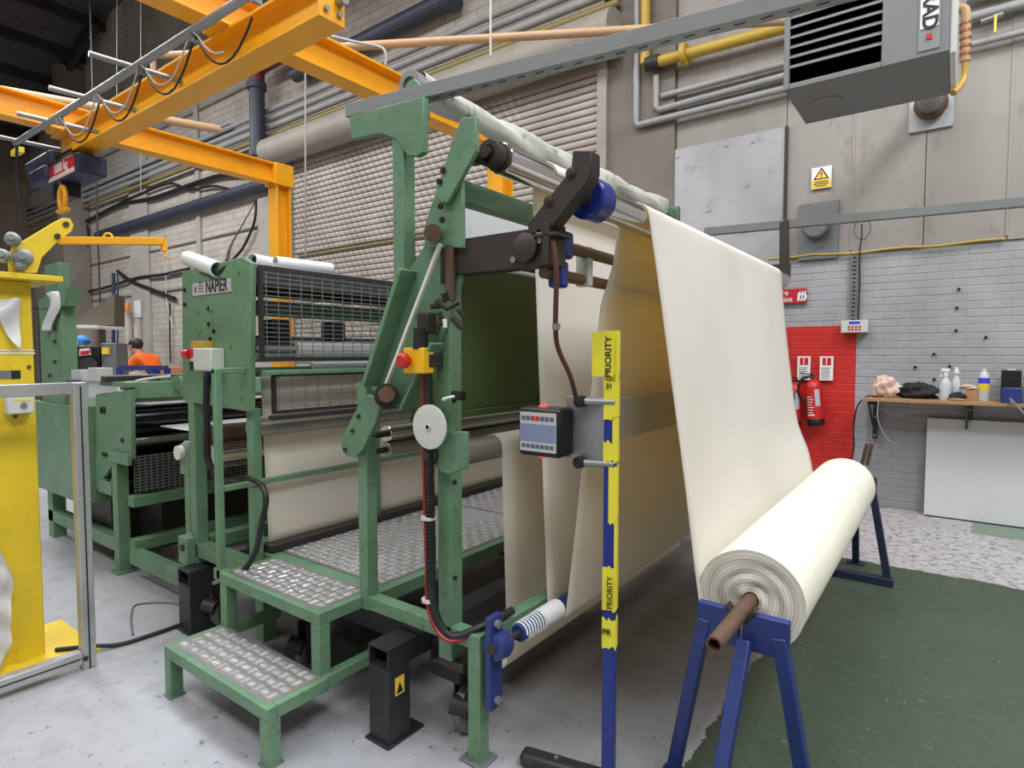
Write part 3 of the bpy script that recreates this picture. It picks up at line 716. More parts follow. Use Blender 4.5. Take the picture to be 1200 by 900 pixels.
# leaning white panel
t = thing('leaning_panel', 'large white board leaning against the brick under the shelf', 'board', (0.3, 7.15, 0))
MB().prism([(-0.215, 7.16, 0.0), (-0.215, 7.185, 0.0), (-0.215, 7.265, 0.965), (-0.215, 7.24, 0.967)], (1.6, 0, 0)).obj('sheet', 'white_board', t, 0.003)
MB().box(-0.21, 1.38, 7.155, 7.164, 0.0, 0.012).obj('edge_strip', 'black_plastic', t)
# crumpled rags
def crumple(c, rx, ry, rz, seed, name, mat, label, cat='rag'):
    rnd = random.Random(seed); ph = [rnd.uniform(0, 6.28) for _ in range(9)]
    def fn(u, v):
        a = 2 * math.pi * u; b = math.pi * v
        k = 1 + 0.13 * math.sin(3 * a + ph[0] + 4 * b) + 0.10 * math.sin(7 * b + ph[1] + 2 * a) + 0.07 * math.sin(8 * a + ph[2] - 5 * b) + 0.05 * math.sin(13 * a + ph[3] + 9 * b)
        z = c[2] + rz * math.cos(b) * k
        return (c[0] + rx * math.sin(b) * math.cos(a) * k, c[1] + ry * math.sin(b) * math.sin(a) * k, max(z, c[2] - rz * 0.8))
    o = MB().grid(fn, 40, 22).obj(name, mat); return tag(o, label, cat)
crumple((-0.56, 7.08, SZ + 0.095), 0.11, 0.09, 0.11, 3, 'cleaning_rag', 'rag_pink', 'pale pink crumpled rag on the timber shelf')
crumple((-0.30, 7.10, SZ + 0.065), 0.17, 0.09, 0.08, 5, 'cleaning_rag', 'rag_dark', 'heap of dark cloth on the shelf beside the pink rag')
crumple((0.015, 7.03, SZ + 0.03), 0.07, 0.06, 0.04, 8, 'cleaning_rag', 'rag_dark', 'small dark rag on the shelf between the bottles and wooden block')
def bottle(x, y, prof, mat, label, extra=(), name='bottle'):
    t = thing(name, label, 'bottle', (x, y, SZ))
    MB().lathe((x, y, SZ), prof, 20).obj('body', mat, t)
    for nm, pr, m in extra: MB().lathe((x, y, SZ), pr, 20).obj(nm, m, t)
    return t
t = bottle(-0.075, 7.05, [(0.045, 0), (0.048, 0.01), (0.048, 0.15), (0.03, 0.19), (0.016, 0.21), (0.016, 0.225)], 'clear_plastic', 'clear spray bottle with white trigger head on the shelf', [('collar', [(0.019, 0.22), (0.019, 0.245)], 'white_paint')])
MB().box(-0.115, -0.045, 7.03, 7.07, SZ + 0.262, SZ + 0.298).obj('trigger_head', 'white_paint', t, 0.008)
MB().beam((-0.105, 7.05, SZ + 0.265), (-0.115, 7.05, SZ + 0.215), 0.014, 0.01, (0, 1, 0)).obj('trigger', 'white_paint', t)
MB().box(-0.09, -0.06, 7.035, 7.065, SZ + 0.24, SZ + 0.265).obj('neck', 'white_paint', t)
bottle(0.005, 7.09, [(0.034, 0), (0.036, 0.01), (0.036, 0.16), (0.025, 0.21), (0.013, 0.23), (0.013, 0.25)], 'clear_plastic', 'slim clear bottle with white cap beside the spray bottle', [('cap', [(0.022, 0.25), (0.022, 0.275), (0.014, 0.29), (0.014, 0.31)], 'white_paint')])
bottle(-0.02, 7.12, [(0.03, 0), (0.032, 0.01), (0.032, 0.11), (0.02, 0.13)], 'vent_grey', 'short grey can with white lid behind the slim bottle', [('lid', [(0.024, 0.13), (0.024, 0.15)], 'white_paint')], 'can')
bottle(0.212, 7.06, [(0.038, 0), (0.042, 0.01), (0.042, 0.22), (0.03, 0.26), (0.014, 0.275)], 'clear_plastic', 'water bottle with blue label and white cap on the shelf', [('label_band', [(0.043, 0.10), (0.043, 0.16)], 'sign_yellow'), ('upper_label', [(0.043, 0.165), (0.043, 0.215)], 'sign_blue'), ('cap', [(0.017, 0.27), (0.017, 0.30)], 'white_paint')])
t = thing('wooden_block', 'small raw wooden block with pink glove on top', 'block', (0.13, 7.08, SZ))
MB().box(0.085, 0.17, 7.04, 7.12, SZ, SZ + 0.105).obj('block', 'timber', t, 0.003)
crumple((0.10, 7.07, SZ + 0.125), 0.06, 0.04, 0.022, 11, 'work_glove', 'rag_pink', 'pink glove lying on the wooden block', 'glove')
tag(MB().tube([(-0.05, 6.93, SZ + 0.008), (0.02, 6.90, SZ + 0.014), (0.09, 6.93, SZ + 0.008)], [0.012, 0.016, 0.01], 8).obj('wood_offcut', 'timber'), 'thin wood offcut lying on the shelf edge', 'offcut')
# bench vice
t = thing('bench_vice', 'blue bench vice with steel handle bolted to the shelf', 'vice', (0.40, 6.95, SZ))
MB().box(0.335, 0.475, 6.90, 7.08, SZ, SZ + 0.05).obj('base', 'dark_blue', t, 0.006)
MB().box(0.35, 0.46, 6.92, 7.06, SZ + 0.05, SZ + 0.13).obj('body', 'blue_paint', t, 0.012)
MB().box(0.335, 0.475, 6.86, 6.90, SZ - 0.02, SZ + 0.14).obj('front_jaw', 'blue_paint', t, 0.01)
MB().cyl((0.405, 6.86, SZ + 0.02), (0.405, 6.78, SZ + 0.02), 0.018, 12).obj('screw', 'galvanised', t)
MB().cyl((0.385, 6.79, SZ + 0.05), (0.52, 6.79, SZ - 0.12), 0.009, 8).obj('handle', 'galvanised', t)
t = thing('tool_case', 'square black case standing behind the blue vice', 'case', (0.405, 7.15, SZ))
MB().box(0.34, 0.48, 7.08, 7.22, SZ, SZ + 0.29).obj('case_body', 'black_plastic', t, 0.008)
MB().box(0.38, 0.44, 7.12, 7.18, SZ + 0.29, SZ + 0.30).obj('lid_button', 'white_paint', t)
t = thing('screw_jar', 'amber jar of small orange parts beside the vice', 'jar', (0.57, 7.0, SZ))
MB().lathe((0.575, 7.0, SZ), [(0.075, 0), (0.078, 0.01), (0.078, 0.11), (0.07, 0.12)], 20).obj('jar_body', 'amber_plastic', t)
MB().lathe((0.575, 7.0, SZ), [(0.072, 0.004), (0.072, 0.06), (0.05, 0.07)], 20).obj('contents', 'amber', t)
MB().lathe((0.575, 7.0, SZ), [(0.08, 0.11), (0.08, 0.135), (0.06, 0.14)], 20).obj('lid', 'brown_hose', t)
t = thing('electric_grinder', 'dark maroon electric grinder lying at the end of the shelf', 'grinder', (0.62, 7.12, SZ))
MB().cyl((0.50, 7.12, SZ + 0.20), (0.66, 7.12, SZ + 0.20), 0.045, 16).obj('motor', 'black_plastic', t)
MB().lathe((0.66, 7.12, SZ + 0.19), [(0.05, 0), (0.085, 0.02), (0.085, 0.14), (0.06, 0.16)], 20, (1, 0, 0)).obj('housing', 'red_pipe', t)
MB().box(0.57, 0.80, 7.06, 7.19, SZ, SZ + 0.12).obj('stand', 'black_plastic', t, 0.01)
MB().cyl((0.53, 7.12, SZ + 0.06), (0.53, 7.12, SZ + 0.16), 0.025, 12).obj('spindle_cover', 'white_paint', t)
tag(MB().tube(spline([(-0.62, 6.98, SZ + 0.005), (-0.70, 6.93, SZ + 0.015), (-0.79, 6.95, SZ - 0.09), (-0.83, 7.05, 0.85), (-0.84, 7.2, 0.62), (-0.86, 7.24, 0.5)]), 0.008, 6).obj('hanging_cord', 'cable_black'), 'dark cord drooping off the end of the shelf', 'cord')
tag(MB().tube(spline([(-0.60, 6.84, SZ - 0.02), (-0.60, 6.86, 0.95), (-0.52, 7.0, 0.75), (-0.42, 7.2, 0.68)]), 0.004, 6).obj('hanging_cord', 'cable_white'), 'thin pale string hanging below the shelf', 'cord')
for x, z in ((0.0, 2.23), (-0.01, 2.05), (-0.01, 1.83), (0.22, 1.76), (-0.18, 1.60), (-0.33, 1.47), (-0.05, 1.48), (-0.17, 1.35)):
    tag(MB().cyl((x, YF + 0.01, z), (x, YW - 0.006, z), 0.014, 10).obj('wall_plug', 'sign_black'), 'black plugged fixing hole in the grey painted brick', 'wall plug', 'fixing holes in the brick')

# ------------------------------------------------------------------ unit heater
HX0, HX1, HY0, HY1, HZ0, HZ1 = -0.985, -0.085, 4.40, 5.12, 3.36, 4.40
t = thing('unit_heater', 'grey suspended warm-air heater with black louvre grille', 'heater', ((HX0 + HX1) / 2, (HY0 + HY1) / 2, HZ0))
MB().box(HX0, HX1, HY0 + 0.012, HY1, HZ0, HZ1).obj('casing', 'heater_grey', t, 0.012)
GX0, GX1, GZ0, GZ1 = HX0 + 0.035, HX0 + 0.56, HZ0 + 0.035, HZ1 - 0.03
MB().box(GX0, GX1, HY0 + 0.012, HY0 + 0.02, GZ0, GZ1).obj('grille_recess', 'heater_dark', t)
for x0, x1, z0, z1 in ((HX0, GX0, HZ0, HZ1), (GX1, HX1, HZ0, HZ1), (GX0, GX1, HZ0, GZ0), (GX0, GX1, GZ1, HZ1)):
    MB().box(x0, x1, HY0 - 0.02, HY0 + 0.02, z0, z1).obj('front_panel', 'heater_grey', t, 0.004)
k = 0; z = GZ0 + 0.10
while z < GZ1 - 0.02:
    MB().prism([(GX0, HY0 - 0.015, z), (GX0, HY0 + 0.012, z + 0.028), (GX0, HY0 + 0.012, z + 0.033), (GX0, HY0 - 0.015, z + 0.008)], (GX1 - GX0, 0, 0)).obj('louvre', 'heater_grey', t)
    z += 0.064
MB().box(HX1 - 0.155, HX1 - 0.045, HY0 - 0.026, HY0 - 0.019, HZ0 + 0.03, HZ1).obj('fascia_strip', 'trunking_grey', t, 0.002)
MB().box(HX1 - 0.145, HX1 - 0.055, HY0 - 0.03, HY0 - 0.025, P(1100, 29, Y=4.37).z, HZ1 - 0.02).obj('name_plate', 'sign_white', t)
text('lettering', 'RAD', 'sign_black', (HX1 - 0.10, HY0 - 0.0315, P(1100, 27, Y=4.37).z + 0.085), 0.105, (math.radians(90), math.radians(90), 0), t, bold=0.003)
MB().box(HX1 - 0.115, HX1 - 0.085, HY0 - 0.032, HY0 - 0.025, HZ0 + 0.09, HZ0 + 0.12).obj('indicator', 'red_plastic', t)
MB().box(HX1, HX1 + 0.03, HY0 + 0.02, HY1, HZ0 + 0.0, HZ1).obj('side_flange', 'white_paint', t, 0.003)
MB().cyl((HX0 + 0.2, HY0 + 0.36, HZ0 + 0.0), (HX0 + 0.2, HY0 + 0.36, HZ0 - 0.004), 0.11, 28).obj('knock_out', 'heater_grey', t)
MB().tube(spline([(HX1 - 0.2, HY1 - 0.02, HZ0 + 0.55), (HX1 - 0.2, HY1 + 0.5, HZ0 + 0.6), (-0.27, YF - 0.05, 4.02)]), 0.1, 16).obj('flue', 'galvanised', t)
for x in (HX0 + 0.1, HX1 - 0.1):
    MB().cyl((x, 4.75, HZ1), (x, 4.75, 11.25), 0.012, 8).obj('drop_rod', 'galvanised', t)
t = thing('gas_hose', 'tan copper pipe and yellow gas hose bending under the heater', 'hose', (0.0, 5.0, 3.4))
q = [P(1118, 12, Y=5.05), P(1128, 10, Y=5.05), P(1132, 20, Y=5.05), P(1131, 72, Y=5.05)]
MB().tube(spline(q, 5), 0.028, 12).obj('copper_pipe', 'tan_pipe', t)
for k in range(5): MB().cyl(P(1131.5, 26 + 9 * k, Y=5.05), P(1131.5, 29 + 9 * k, Y=5.05), 0.033, 12).obj('joint_ring', 'copper', t)
MB().tube(spline([P(1131, 70, Y=5.05), P(1130, 90, Y=5.05), P(1124, 102, Y=5.0), P(1117, 109, Y=4.95)]), 0.020, 12).obj('hose', 'gas_yellow', t)
t = thing('gas_valve', 'small valve with yellow lever on the grey pipe beyond the heater', 'valve', (0.16, YW - 0.12, 4.6))
MB().cyl((0.09, YW - 0.15, 4.66), (0.25, YW - 0.15, 4.68), 0.025, 10).obj('valve_body', 'galvanised', t)
MB().box(0.185, 0.205, YW - 0.19, YW - 0.17, 4.52, 4.68).obj('lever', 'tape_yellow', t, 0.003)

# ------------------------------------------------------------------ felt web path (the cloth), winding frame
YN = 1.77                      # plane of the near side frame
YE = 4.75                      # plane of the far side frame
W0, W1 = 2.19, 4.38            # edges of the cloth
m = thing('winding_machine', 'green steel winding machine with steps, treadplate platform and roller arms', 'machine', (-2.2, 3.2, 0))
G = 'green'
def bx(name, x0, x1, y0, y1, z0, z1, mat=G, par=None, bevel=0.004): return MB().box(x0, x1, y0, y1, z0, z1).obj(name, mat, par or m, bevel)
PZ = 0.515
# base rails and legs
bx('leg', -1.50, -1.44, 1.735, 1.795, 0, 0.455)
bx('foot_plate', -1.53, -1.415, 1.715, 1.82, 0, 0.012, 'vent_grey')
bx('near_rail', -2.085, -1.44, 1.735, 1.795, 0.455, PZ)
bx('side_rail', -1.50, -1.44, 1.795, YE, 0.455, PZ)
bx('platform_rail', -2.14, -2.085, 1.79, YE, 0.45, PZ)
bx('platform_rail', -3.13, -3.05, 1.79, YE, 0.46, PZ + 0.05)
bx('platform_cross_rail', -3.05, -2.14, 1.79, 1.86, 0.45, PZ)
bx('platform_cross_rail', -3.05, -2.14, 3.2, 3.26, 0.45, PZ - 0.012)
bx('far_rail', -3.13, -1.415, YE, YE + 0.08, 0.45, PZ)
for x in (-1.46, -2.1, -3.09): bx('leg', x - 0.03, x + 0.03, YE, YE + 0.06, 0, 0.455)
bx('leg', -3.13, -3.05, 1.80, 1.88, 0, 0.46)
bx('stub_leg', -1.655, -1.585, 1.735, 1.80, 0.37, 0.455)
# posts
postL = bx('post', -2.145, -2.085, 1.735, 1.795, 0.45, 1.47)
postR = bx('post', -1.655, -1.585, 1.735, 1.805, 0.45, 2.27)
bx('post', -1.655, -1.585, YE, YE + 0.07, 0.45, 2.25)
bx('post', -1.94, -1.86, YE, YE + 0.07, 0.45, 2.66)
bx('upper_post', -1.862, -1.798, 1.70, 1.765, 1.85, 2.60)
MB().cyl((-1.80, 1.73, 2.50), (-1.77, 1.73, 2.50), 0.035, 16).obj('rubber_stop', 'black_plastic', m)
plate([(409, 136), (450, 125), (496, 113), (496, 178), (487, 183), (477, 182), (464, 163), (446, 156), (412, 163)], 1.695, 0.03, 'gusset', G, m)
# pivot plates and diagonal channel
plate([(541, 138), (557, 136), (558, 176), (524, 238), (517, 237), (510, 228), (523, 186), (534, 153)], 1.665, 0.02, 'rocker_plate', G, m)
plate([(510, 226), (528, 205), (541, 214), (542, 290), (497, 290), (498, 262)], 1.69, 0.02, 'pivot_plate', G, m)
for a, b in ((520, 200), (516, 213), (517, 242), (519, 258)): MB().cyl(P(a, b, Y=1.665), P(a, b, Y=1.665) + Vector((0, -0.008, 0)), 0.012, 8).obj('bolt', 'black_plastic', m)
MB().cyl(P(507, 273, Y=1.60), P(507, 273, Y=1.74), 0.032, 20).obj('pivot_pin', 'rust', m)
web = plate([(481, 314), (498, 286), (541, 286), (541, 330), (518, 396), (474, 482), (458, 474), (434, 456), (436, 440)], 1.72, 0.014, 'diagonal_web', G, m)
MB().beam(P(478, 316, Y=1.68), P(434, 452, Y=1.68), 0.09, 0.022, (1, 0, 0.4)).obj('diagonal_flange', G, m, 0.003)
MB().beam(P(512, 402, Y=1.69), P(475, 480, Y=1.69), 0.07, 0.014, (1, 0, 0.4)).obj('diagonal_flange', G, m, 0.003)
MB().beam(P(516, 286, Y=1.66), P(453, 450, Y=1.66), 0.016, 0.014, (1, 0, 0.4)).obj('white_bar', 'white_paint', m, 0.002)
MB().cyl(P(453, 462, Y=1.60), P(453, 462, Y=1.76), 0.034, 8).obj('lower_pivot', 'rust', m)
MB().cyl(P(453, 464, Y=1.63), P(453, 464, Y=1.72), 0.050, 16).obj('pivot_boss', 'dark_steel', m)
plate([(441, 466), (446, 475), (440, 495), (424, 528), (415, 536), (405, 534), (399, 522), (402, 510), (416, 482), (430, 462)], 1.70, 0.02, 'link_plate', G, m)
for a, b in ((420, 488), (413, 505), (404, 527)): MB().cyl(P(a, b, Y=1.70), P(a, b, Y=1.692), 0.010, 8).obj('bolt', 'dark_steel', m)
# cross members between the two side frames
bx('cross_beam', -1.645, -1.585, 1.80, YE, 2.20, 2.29)
bx('inspection_board', -1.90, -1.875, 1.83, YE - 0.02, 1.335, 2.02, 'green_board')
bx('board_rail', -1.91, -1.86, 1.83, YE - 0.02, 1.30, 1.335, 'green_board')
bx('screen', -1.90, -1.88, 2.17, YE - 0.02, 2.02, 2.40, 'white_board')
MB().cyl((-1.82, 2.0, 2.06), (-1.82, YE, 2.06), 0.03, 16).obj('idler_tube', 'rust', m)
# rollers
def roller(name, x, z, r, y0, y1, mat, shaft=True):
    o = MB().lathe((x, y0, z), [(r - 0.004, 0), (r, 0.004), (r, y1 - y0 - 0.004), (r - 0.004, y1 - y0)], 28, (0, 1, 0)).obj(name, mat, m)
    if shaft:
        MB().cyl((x, y0 - 0.10, z), (x, y0, z), r * 0.4, 14).obj('journal', 'dark_steel', o)
        MB().cyl((x, y1, z), (x, YE + 0.04, z), r * 0.4, 14).obj('journal', 'dark_steel', o)
    return o
TRX, TRZ, TRR = -1.447, 2.36, 0.060
tr = roller('top_roller', TRX, TRZ, TRR, 1.88, YE - 0.06, 'chrome')
MB().pipe((TRX, 1.80, TRZ), (TRX, 1.88, TRZ), 0.05, 0.03).obj('roller_bearing', 'dark_steel', tr)
MB().pipe((TRX, 1.86, TRZ), (TRX, 1.89, TRZ), 0.056, 0.02).obj('end_ring', 'dark_steel', tr)
bx('roller_support', -1.53, -1.49, 1.685, 1.83, 2.33, 2.39, 'dark_steel')
ORX, ORZ, ORR = -1.025, 2.13, 0.055
orr = roller('outfeed_roller', ORX, ORZ, ORR, 1.92, YE - 0.08, 'chrome')
bb = MB().cyl((ORX, 1.80, ORZ), (ORX, 1.90, ORZ), 0.072, 28).obj('wrapped_bearing', 'blue_tape', m, 0.01)
MB().cyl((ORX, 1.74, ORZ), (ORX, 1.93, ORZ), 0.03, 16).obj('shaft', 'dark_steel', bb)
R0X, R0Z, R0R = -1.735, 1.165, 0.055
r0 = roller('feed_roller', R0X, R0Z, R0R, 1.90, YE - 0.06, 'roller_grey')
roller('guide_roller', -2.10, 1.235, 0.04, 1.86, YE - 0.06, 'chrome')
roller('guide_roller', -2.10, 1.16, 0.035, 1.86, YE - 0.06, 'roller_grey')
LRX, LRZ, LRR = -1.375, 0.485, 0.036
lr = roller('lower_roller', LRX, LRZ, LRR, 1.90, YE - 0.06, 'blue_paint')
MB().cyl((LRX, 2.05, LRZ), (LRX, 2.19, LRZ), LRR + 0.008, 20).obj('film_wrap', 'white_film', lr)
hel = [(LRX + (LRR + 0.003) * math.cos(a), 1.91 + 0.17 * a / (2 * math.pi * 9), LRZ + (LRR + 0.003) * math.sin(a)) for a in [2 * math.pi * 9 * i / 200 for i in range(201)]]
MB().tube(hel, 0.004, 5).obj('film_wrap', 'white_film', lr)
# blue bearing bracket of the lower roller, bolted to the leg
br = bx('bearing_bracket', -1.413, -1.385, 1.735, 1.81, 0.235, 0.60, 'blue_paint')
MB().lathe((LRX - 0.005, 1.745, LRZ), [(0.02, -0.005), (0.05, 0.0), (0.055, 0.05), (0.045, 0.075)], 24, (0, 1, 0)).obj('bearing_housing', 'blue_paint', br)
MB().cyl((LRX - 0.005, 1.73, LRZ), (LRX - 0.005, 1.745, LRZ), 0.02, 16).obj('shaft_end', 'dark_steel', br)
for z in (0.27, 0.57): MB().cyl((-1.385, 1.77, z), (-1.37, 1.77, z), 0.016, 6).obj('bolt', 'galvanised', br)
# dusty wrapped bar over the top
def barfn(u, v):
    a = 2 * math.pi * u; y = 1.88 + (4.55 - 1.88) * v
    r = (0.046 + 0.016 * min(1, v * 2.5)) + 0.012 * math.sin(14 * v + 2 * a) * math.sin(5 * v + 1) + 0.006 * math.sin(37 * v + 3 * a)
    sag = 0.03 * math.sin(math.pi * v)
    return (-1.90 + r * math.cos(a), y, 2.752 - sag * 1.3 + r * 1.15 * math.sin(a))
MB().grid(barfn, 24, 70).obj('wrapped_bar', 'grimy_wrap', m)
bx('trough', -1.93, -1.86, 2.55, 4.6, 2.605, 2.66)
plate([(452, 130), (470, 100), (479, 84), (489, 86), (493, 96), (489, 108), (470, 132)], 1.84, 0.03, 'bar_arm', G, m)
plate([(458, 132), (476, 100), (485, 92), (493, 100), (478, 134)], 1.78, 0.03, 'bar_arm', G, m)
MB().pipe((-1.90, 1.83, 2.74), (-1.90, 1.89, 2.74), 0.062, 0.035).obj('end_ring', 'galvanised', m)
plate([(448, 150), (494, 136), (494, 118), (448, 132)], 1.765, 0.05, 'arm_bracket', G, m)
MB().beam((-1.90, YE + 0.04, 2.62), (-1.90, YE + 0.04, 2.80), 0.10, 0.05, (0, 1, 0)).obj('bar_arm', G, m)
MB().beam((-1.90, 4.5, 2.74), (-1.90, YE + 0.06, 2.74), 0.06, 0.06).obj('bar_end', G, m)
# grey trunking carried by the gusset, and its twin at the far frame
def trunk(name, p0, p1, h, d):
    p0, p1 = Vector(p0), Vector(p1)
    o = MB().sweep([(-d / 2, -h / 2), (d / 2, -h / 2), (d / 2, -h / 2 + 0.006), (-d / 2 + 0.006, -h / 2 + 0.006), (-d / 2 + 0.006, h / 2 - 0.006), (d / 2, h / 2 - 0.006), (d / 2, h / 2), (-d / 2, h / 2)], p1, p0).obj(name, 'trunking_grey', m, 0.001)
    n = int((p1 - p0).length / 0.075)
    for i in range(1, n): 
        q = p0 + (p1 - p0) * (i / n)
        MB().box(q.x - 0.017, q.x + 0.017, q.y - 0.006, q.y + 0.002, q.z - h / 2 - 0.001, q.z - h / 2 + 0.003).obj('slot', 'sign_black', o)
    return o
ta, tb = P(410, 132, Z=2.645), P(930, 2, Z=2.645)
trunk('cable_trunking', ta, tb + (tb - ta) * 0.35, 0.054, 0.055)
fa, fb = P(826, 272, Z=2.60), P(1200, 237, Z=2.60)
trunk('cable_trunking', fa, fb + (fb - fa) * 0.5, 0.06, 0.06)
# black cantilever beam with the outfeed arm
cb = MB().sweep([(-0.035, -0.065), (0.035, -0.065), (0.035, -0.055), (-0.025, -0.055), (-0.025, 0.055), (0.035, 0.055), (0.035, 0.065), (-0.035, 0.065)], (-1.12, 1.745, 1.965), (-1.575, 1.745, 1.965)).obj('cantilever_beam', 'dark_steel', m, 0.002)
MB().box(-1.60, -1.572, 1.70, 1.79, 1.87, 2.05).obj('mount_plate', 'dark_steel', cb, 0.002)
MB().lathe((-1.20, 1.71, 1.965), [(0.05, 0), (0.05, 0.02), (0.03, 0.03)], 20, (0, -1, 0)).obj('collar', 'dark_steel', cb)
MB().cyl((-1.20, 1.60, 1.965), (-1.20, 1.71, 1.965), 0.026, 16).obj('shaft_end', 'dark_steel', cb) if False else None
MB().box(-1.125, -1.10, 1.69, 1.80, 1.90, 2.04).obj('end_plate', 'dark_steel', cb, 0.002)
for x, z in ((-1.255, 1.93), (-1.145, 2.01), (-1.145, 1.985)): MB().cyl((x, 1.712, z), (x, 1.70, z), 0.012, 6).obj('bolt', 'galvanised', cb)
arm = plate([(671, 176), (693, 176), (693, 200), (689, 212), (642, 272), (619, 275), (618, 263), (669, 198)], 1.70, 0.06, 'outfeed_arm', 'dark_steel', m, 0.004)
plate([(607, 277), (652, 271), (652, 275), (607, 281)], 1.69, 0.09, 'arm_foot', 'dark_steel', m, 0.002)
for a, b in ((669, 203), (643, 236)):
    MB().lathe(P(a, b, Y=1.70), [(0.018, 0), (0.018, 0.004), (0.010, 0.006), (0.010, 0.012)], 16, (0, -1, 0)).obj('bolt', 'dark_steel', arm)
fm = MB().prism([(-1.07, YE - 0.02, 2.56), (-1.015, YE - 0.02, 2.58), (-1.0, YE - 0.02, 2.14), (-1.06, YE - 0.02, 2.06)], (0, 0.06, 0)).obj('outfeed_arm', 'dark_steel', m, 0.004)
MB().beam((-1.6, YE + 0.02, 2.2), (-1.0, YE + 0.02, 2.2), 0.07, 0.12).obj('cantilever_beam', 'dark_steel', m)
# idler bars with blue clamps under the outfeed arm
for x, z, nm in ((-1.145, 1.985, 'a'), (-1.165, 1.885, 'b')):
    o = MB().cyl((x, 1.76, z), (x, YE - 0.06, z), 0.022, 16).obj('idler_bar', 'brown_bar', m)
    MB().box(x - 0.012, x + 0.045, 1.80, 1.86, z - 0.05, z + 0.045).obj('clamp', 'blue_tape', o, 0.012)
bx('guide_bracket', -1.19, -1.135, 2.02, 2.06, 1.86, 2.01, 'off_white_box')
# brown vertical bar and air fittings on the post
MB().tube([P(528, 288, Y=1.70), P(528, 352, Y=1.70)], 0.020, 12).obj('air_cylinder', 'rust', m)
vf = MB().box(-1.68, -1.62, 1.65, 1.70, 1.68, 1.76).obj('valve_block', 'dark_steel', m, 0.006)
for px, py, qx, qy, r in ((505, 358, 518, 357, 0.014), (512, 352, 526, 362, 0.012), (520, 342, 524, 352, 0.014), (514, 366, 520, 380, 0.010), (530, 372, 541, 385, 0.012), (527, 360, 538, 354, 0.010), (516, 378, 512, 392, 0.006), (536, 362, 544, 372, 0.008)):
    MB().cyl(P(px, py, Y=1.63), P(qx, qy, Y=1.65), r, 10).obj('air_fitting', 'dark_steel', vf)
MB().cyl(P(521, 374, Y=1.62), P(522, 384, Y=1.62), 0.008, 8).obj('silencer', 'white_paint', vf)
MB().tube([(-1.665, 1.655, 1.62), (-1.66, 1.655, 1.70)], 0.03, 12).obj('hose_bundle', 'cable_black', vf)
# emergency stop
es = bx('stop_box', -1.735, -1.625, 1.63, 1.69, 1.525, 1.625, 'safety_yellow', None, 0.006)
MB().lathe((-1.70, 1.63, 1.575), [(0.014, 0), (0.014, 0.02), (0.03, 0.022), (0.03, 0.04), (0.02, 0.048)], 20, (0, -1, 0)).obj('stop_button', 'red_plastic', es)
bx('box_bracket', -1.70, -1.62, 1.66, 1.74, 1.55, 1.60, 'dark_steel')
# conduits down the post
cn = MB().tube(spline([(-1.645, 1.675, 1.53), (-1.645, 1.68, 1.2), (-1.64, 1.685, 0.85), (-1.63, 1.68, 0.62), (-1.56, 1.70, 0.50), (-1.47, 1.78, 0.53), (-1.44, 1.95, 0.545)], 10), 0.016, 10).obj('flexible_conduit', 'cable_black', m)
for i in range(60):
    z = 0.66 + i * 0.0142
    MB().cyl((-1.643, 1.681, z), (-1.643, 1.681, z + 0.006), 0.0185, 10).obj('conduit_rib', 'cable_black', cn)
MB().tube(spline([(-1.675, 1.68, 1.53), (-1.675, 1.68, 1.2), (-1.67, 1.685, 0.8), (-1.64, 1.67, 0.58), (-1.55, 1.69, 0.485), (-1.45, 1.80, 0.53)], 10), 0.008, 8).obj('air_hose', 'red_hose', m)
for z in (0.62, 0.95): MB().cyl((-1.655, 1.682, z), (-1.655, 1.682, z + 0.012), 0.03, 12).obj('hose_clip', 'off_white_box', m)
for z in (1.42, 1.10, 0.72): MB().cyl((-1.56, 1.735, z), (-1.56, 1.727, z), 0.010, 8).obj('bolt', 'black_plastic', m)
vs = bx('sensor', -1.55, -1.50, 1.70, 1.735, 1.425, 1.46, 'black_plastic'); MB().tube(spline([(-1.53, 1.70, 1.44), (-1.56, 1.67, 1.43), (-1.58, 1.70, 1.42)]), 0.006, 6).obj('sensor_plug', 'white_paint', vs)
# counter wheel and bearing plate
dc = P(505, 500, Y=1.66)
wd = MB().lathe(dc, [(0.082, 0), (0.086, 0.003), (0.086, 0.012), (0.075, 0.014), (0.012, 0.012), (0.012, 0.02)], 36, (0, -1, 0)).obj('counter_wheel', 'off_white_box', m)
MB().cyl(dc + Vector((0, -0.02, 0)), dc + Vector((0, 0.08, 0)), 0.008, 8).obj('axle', 'dark_steel', wd)
plate([(515, 513), (524, 506), (546, 506), (546, 548), (526, 556), (517, 553), (505, 540), (504, 528)], 1.70, 0.02, 'bearing_plate', G, m)
MB().lathe(P(507, 533, Y=1.70), [(0.034, 0), (0.034, 0.015), (0.02, 0.02), (0.018, 0.04)], 20, (0, -1, 0)).obj('bearing', 'dark_steel', m)
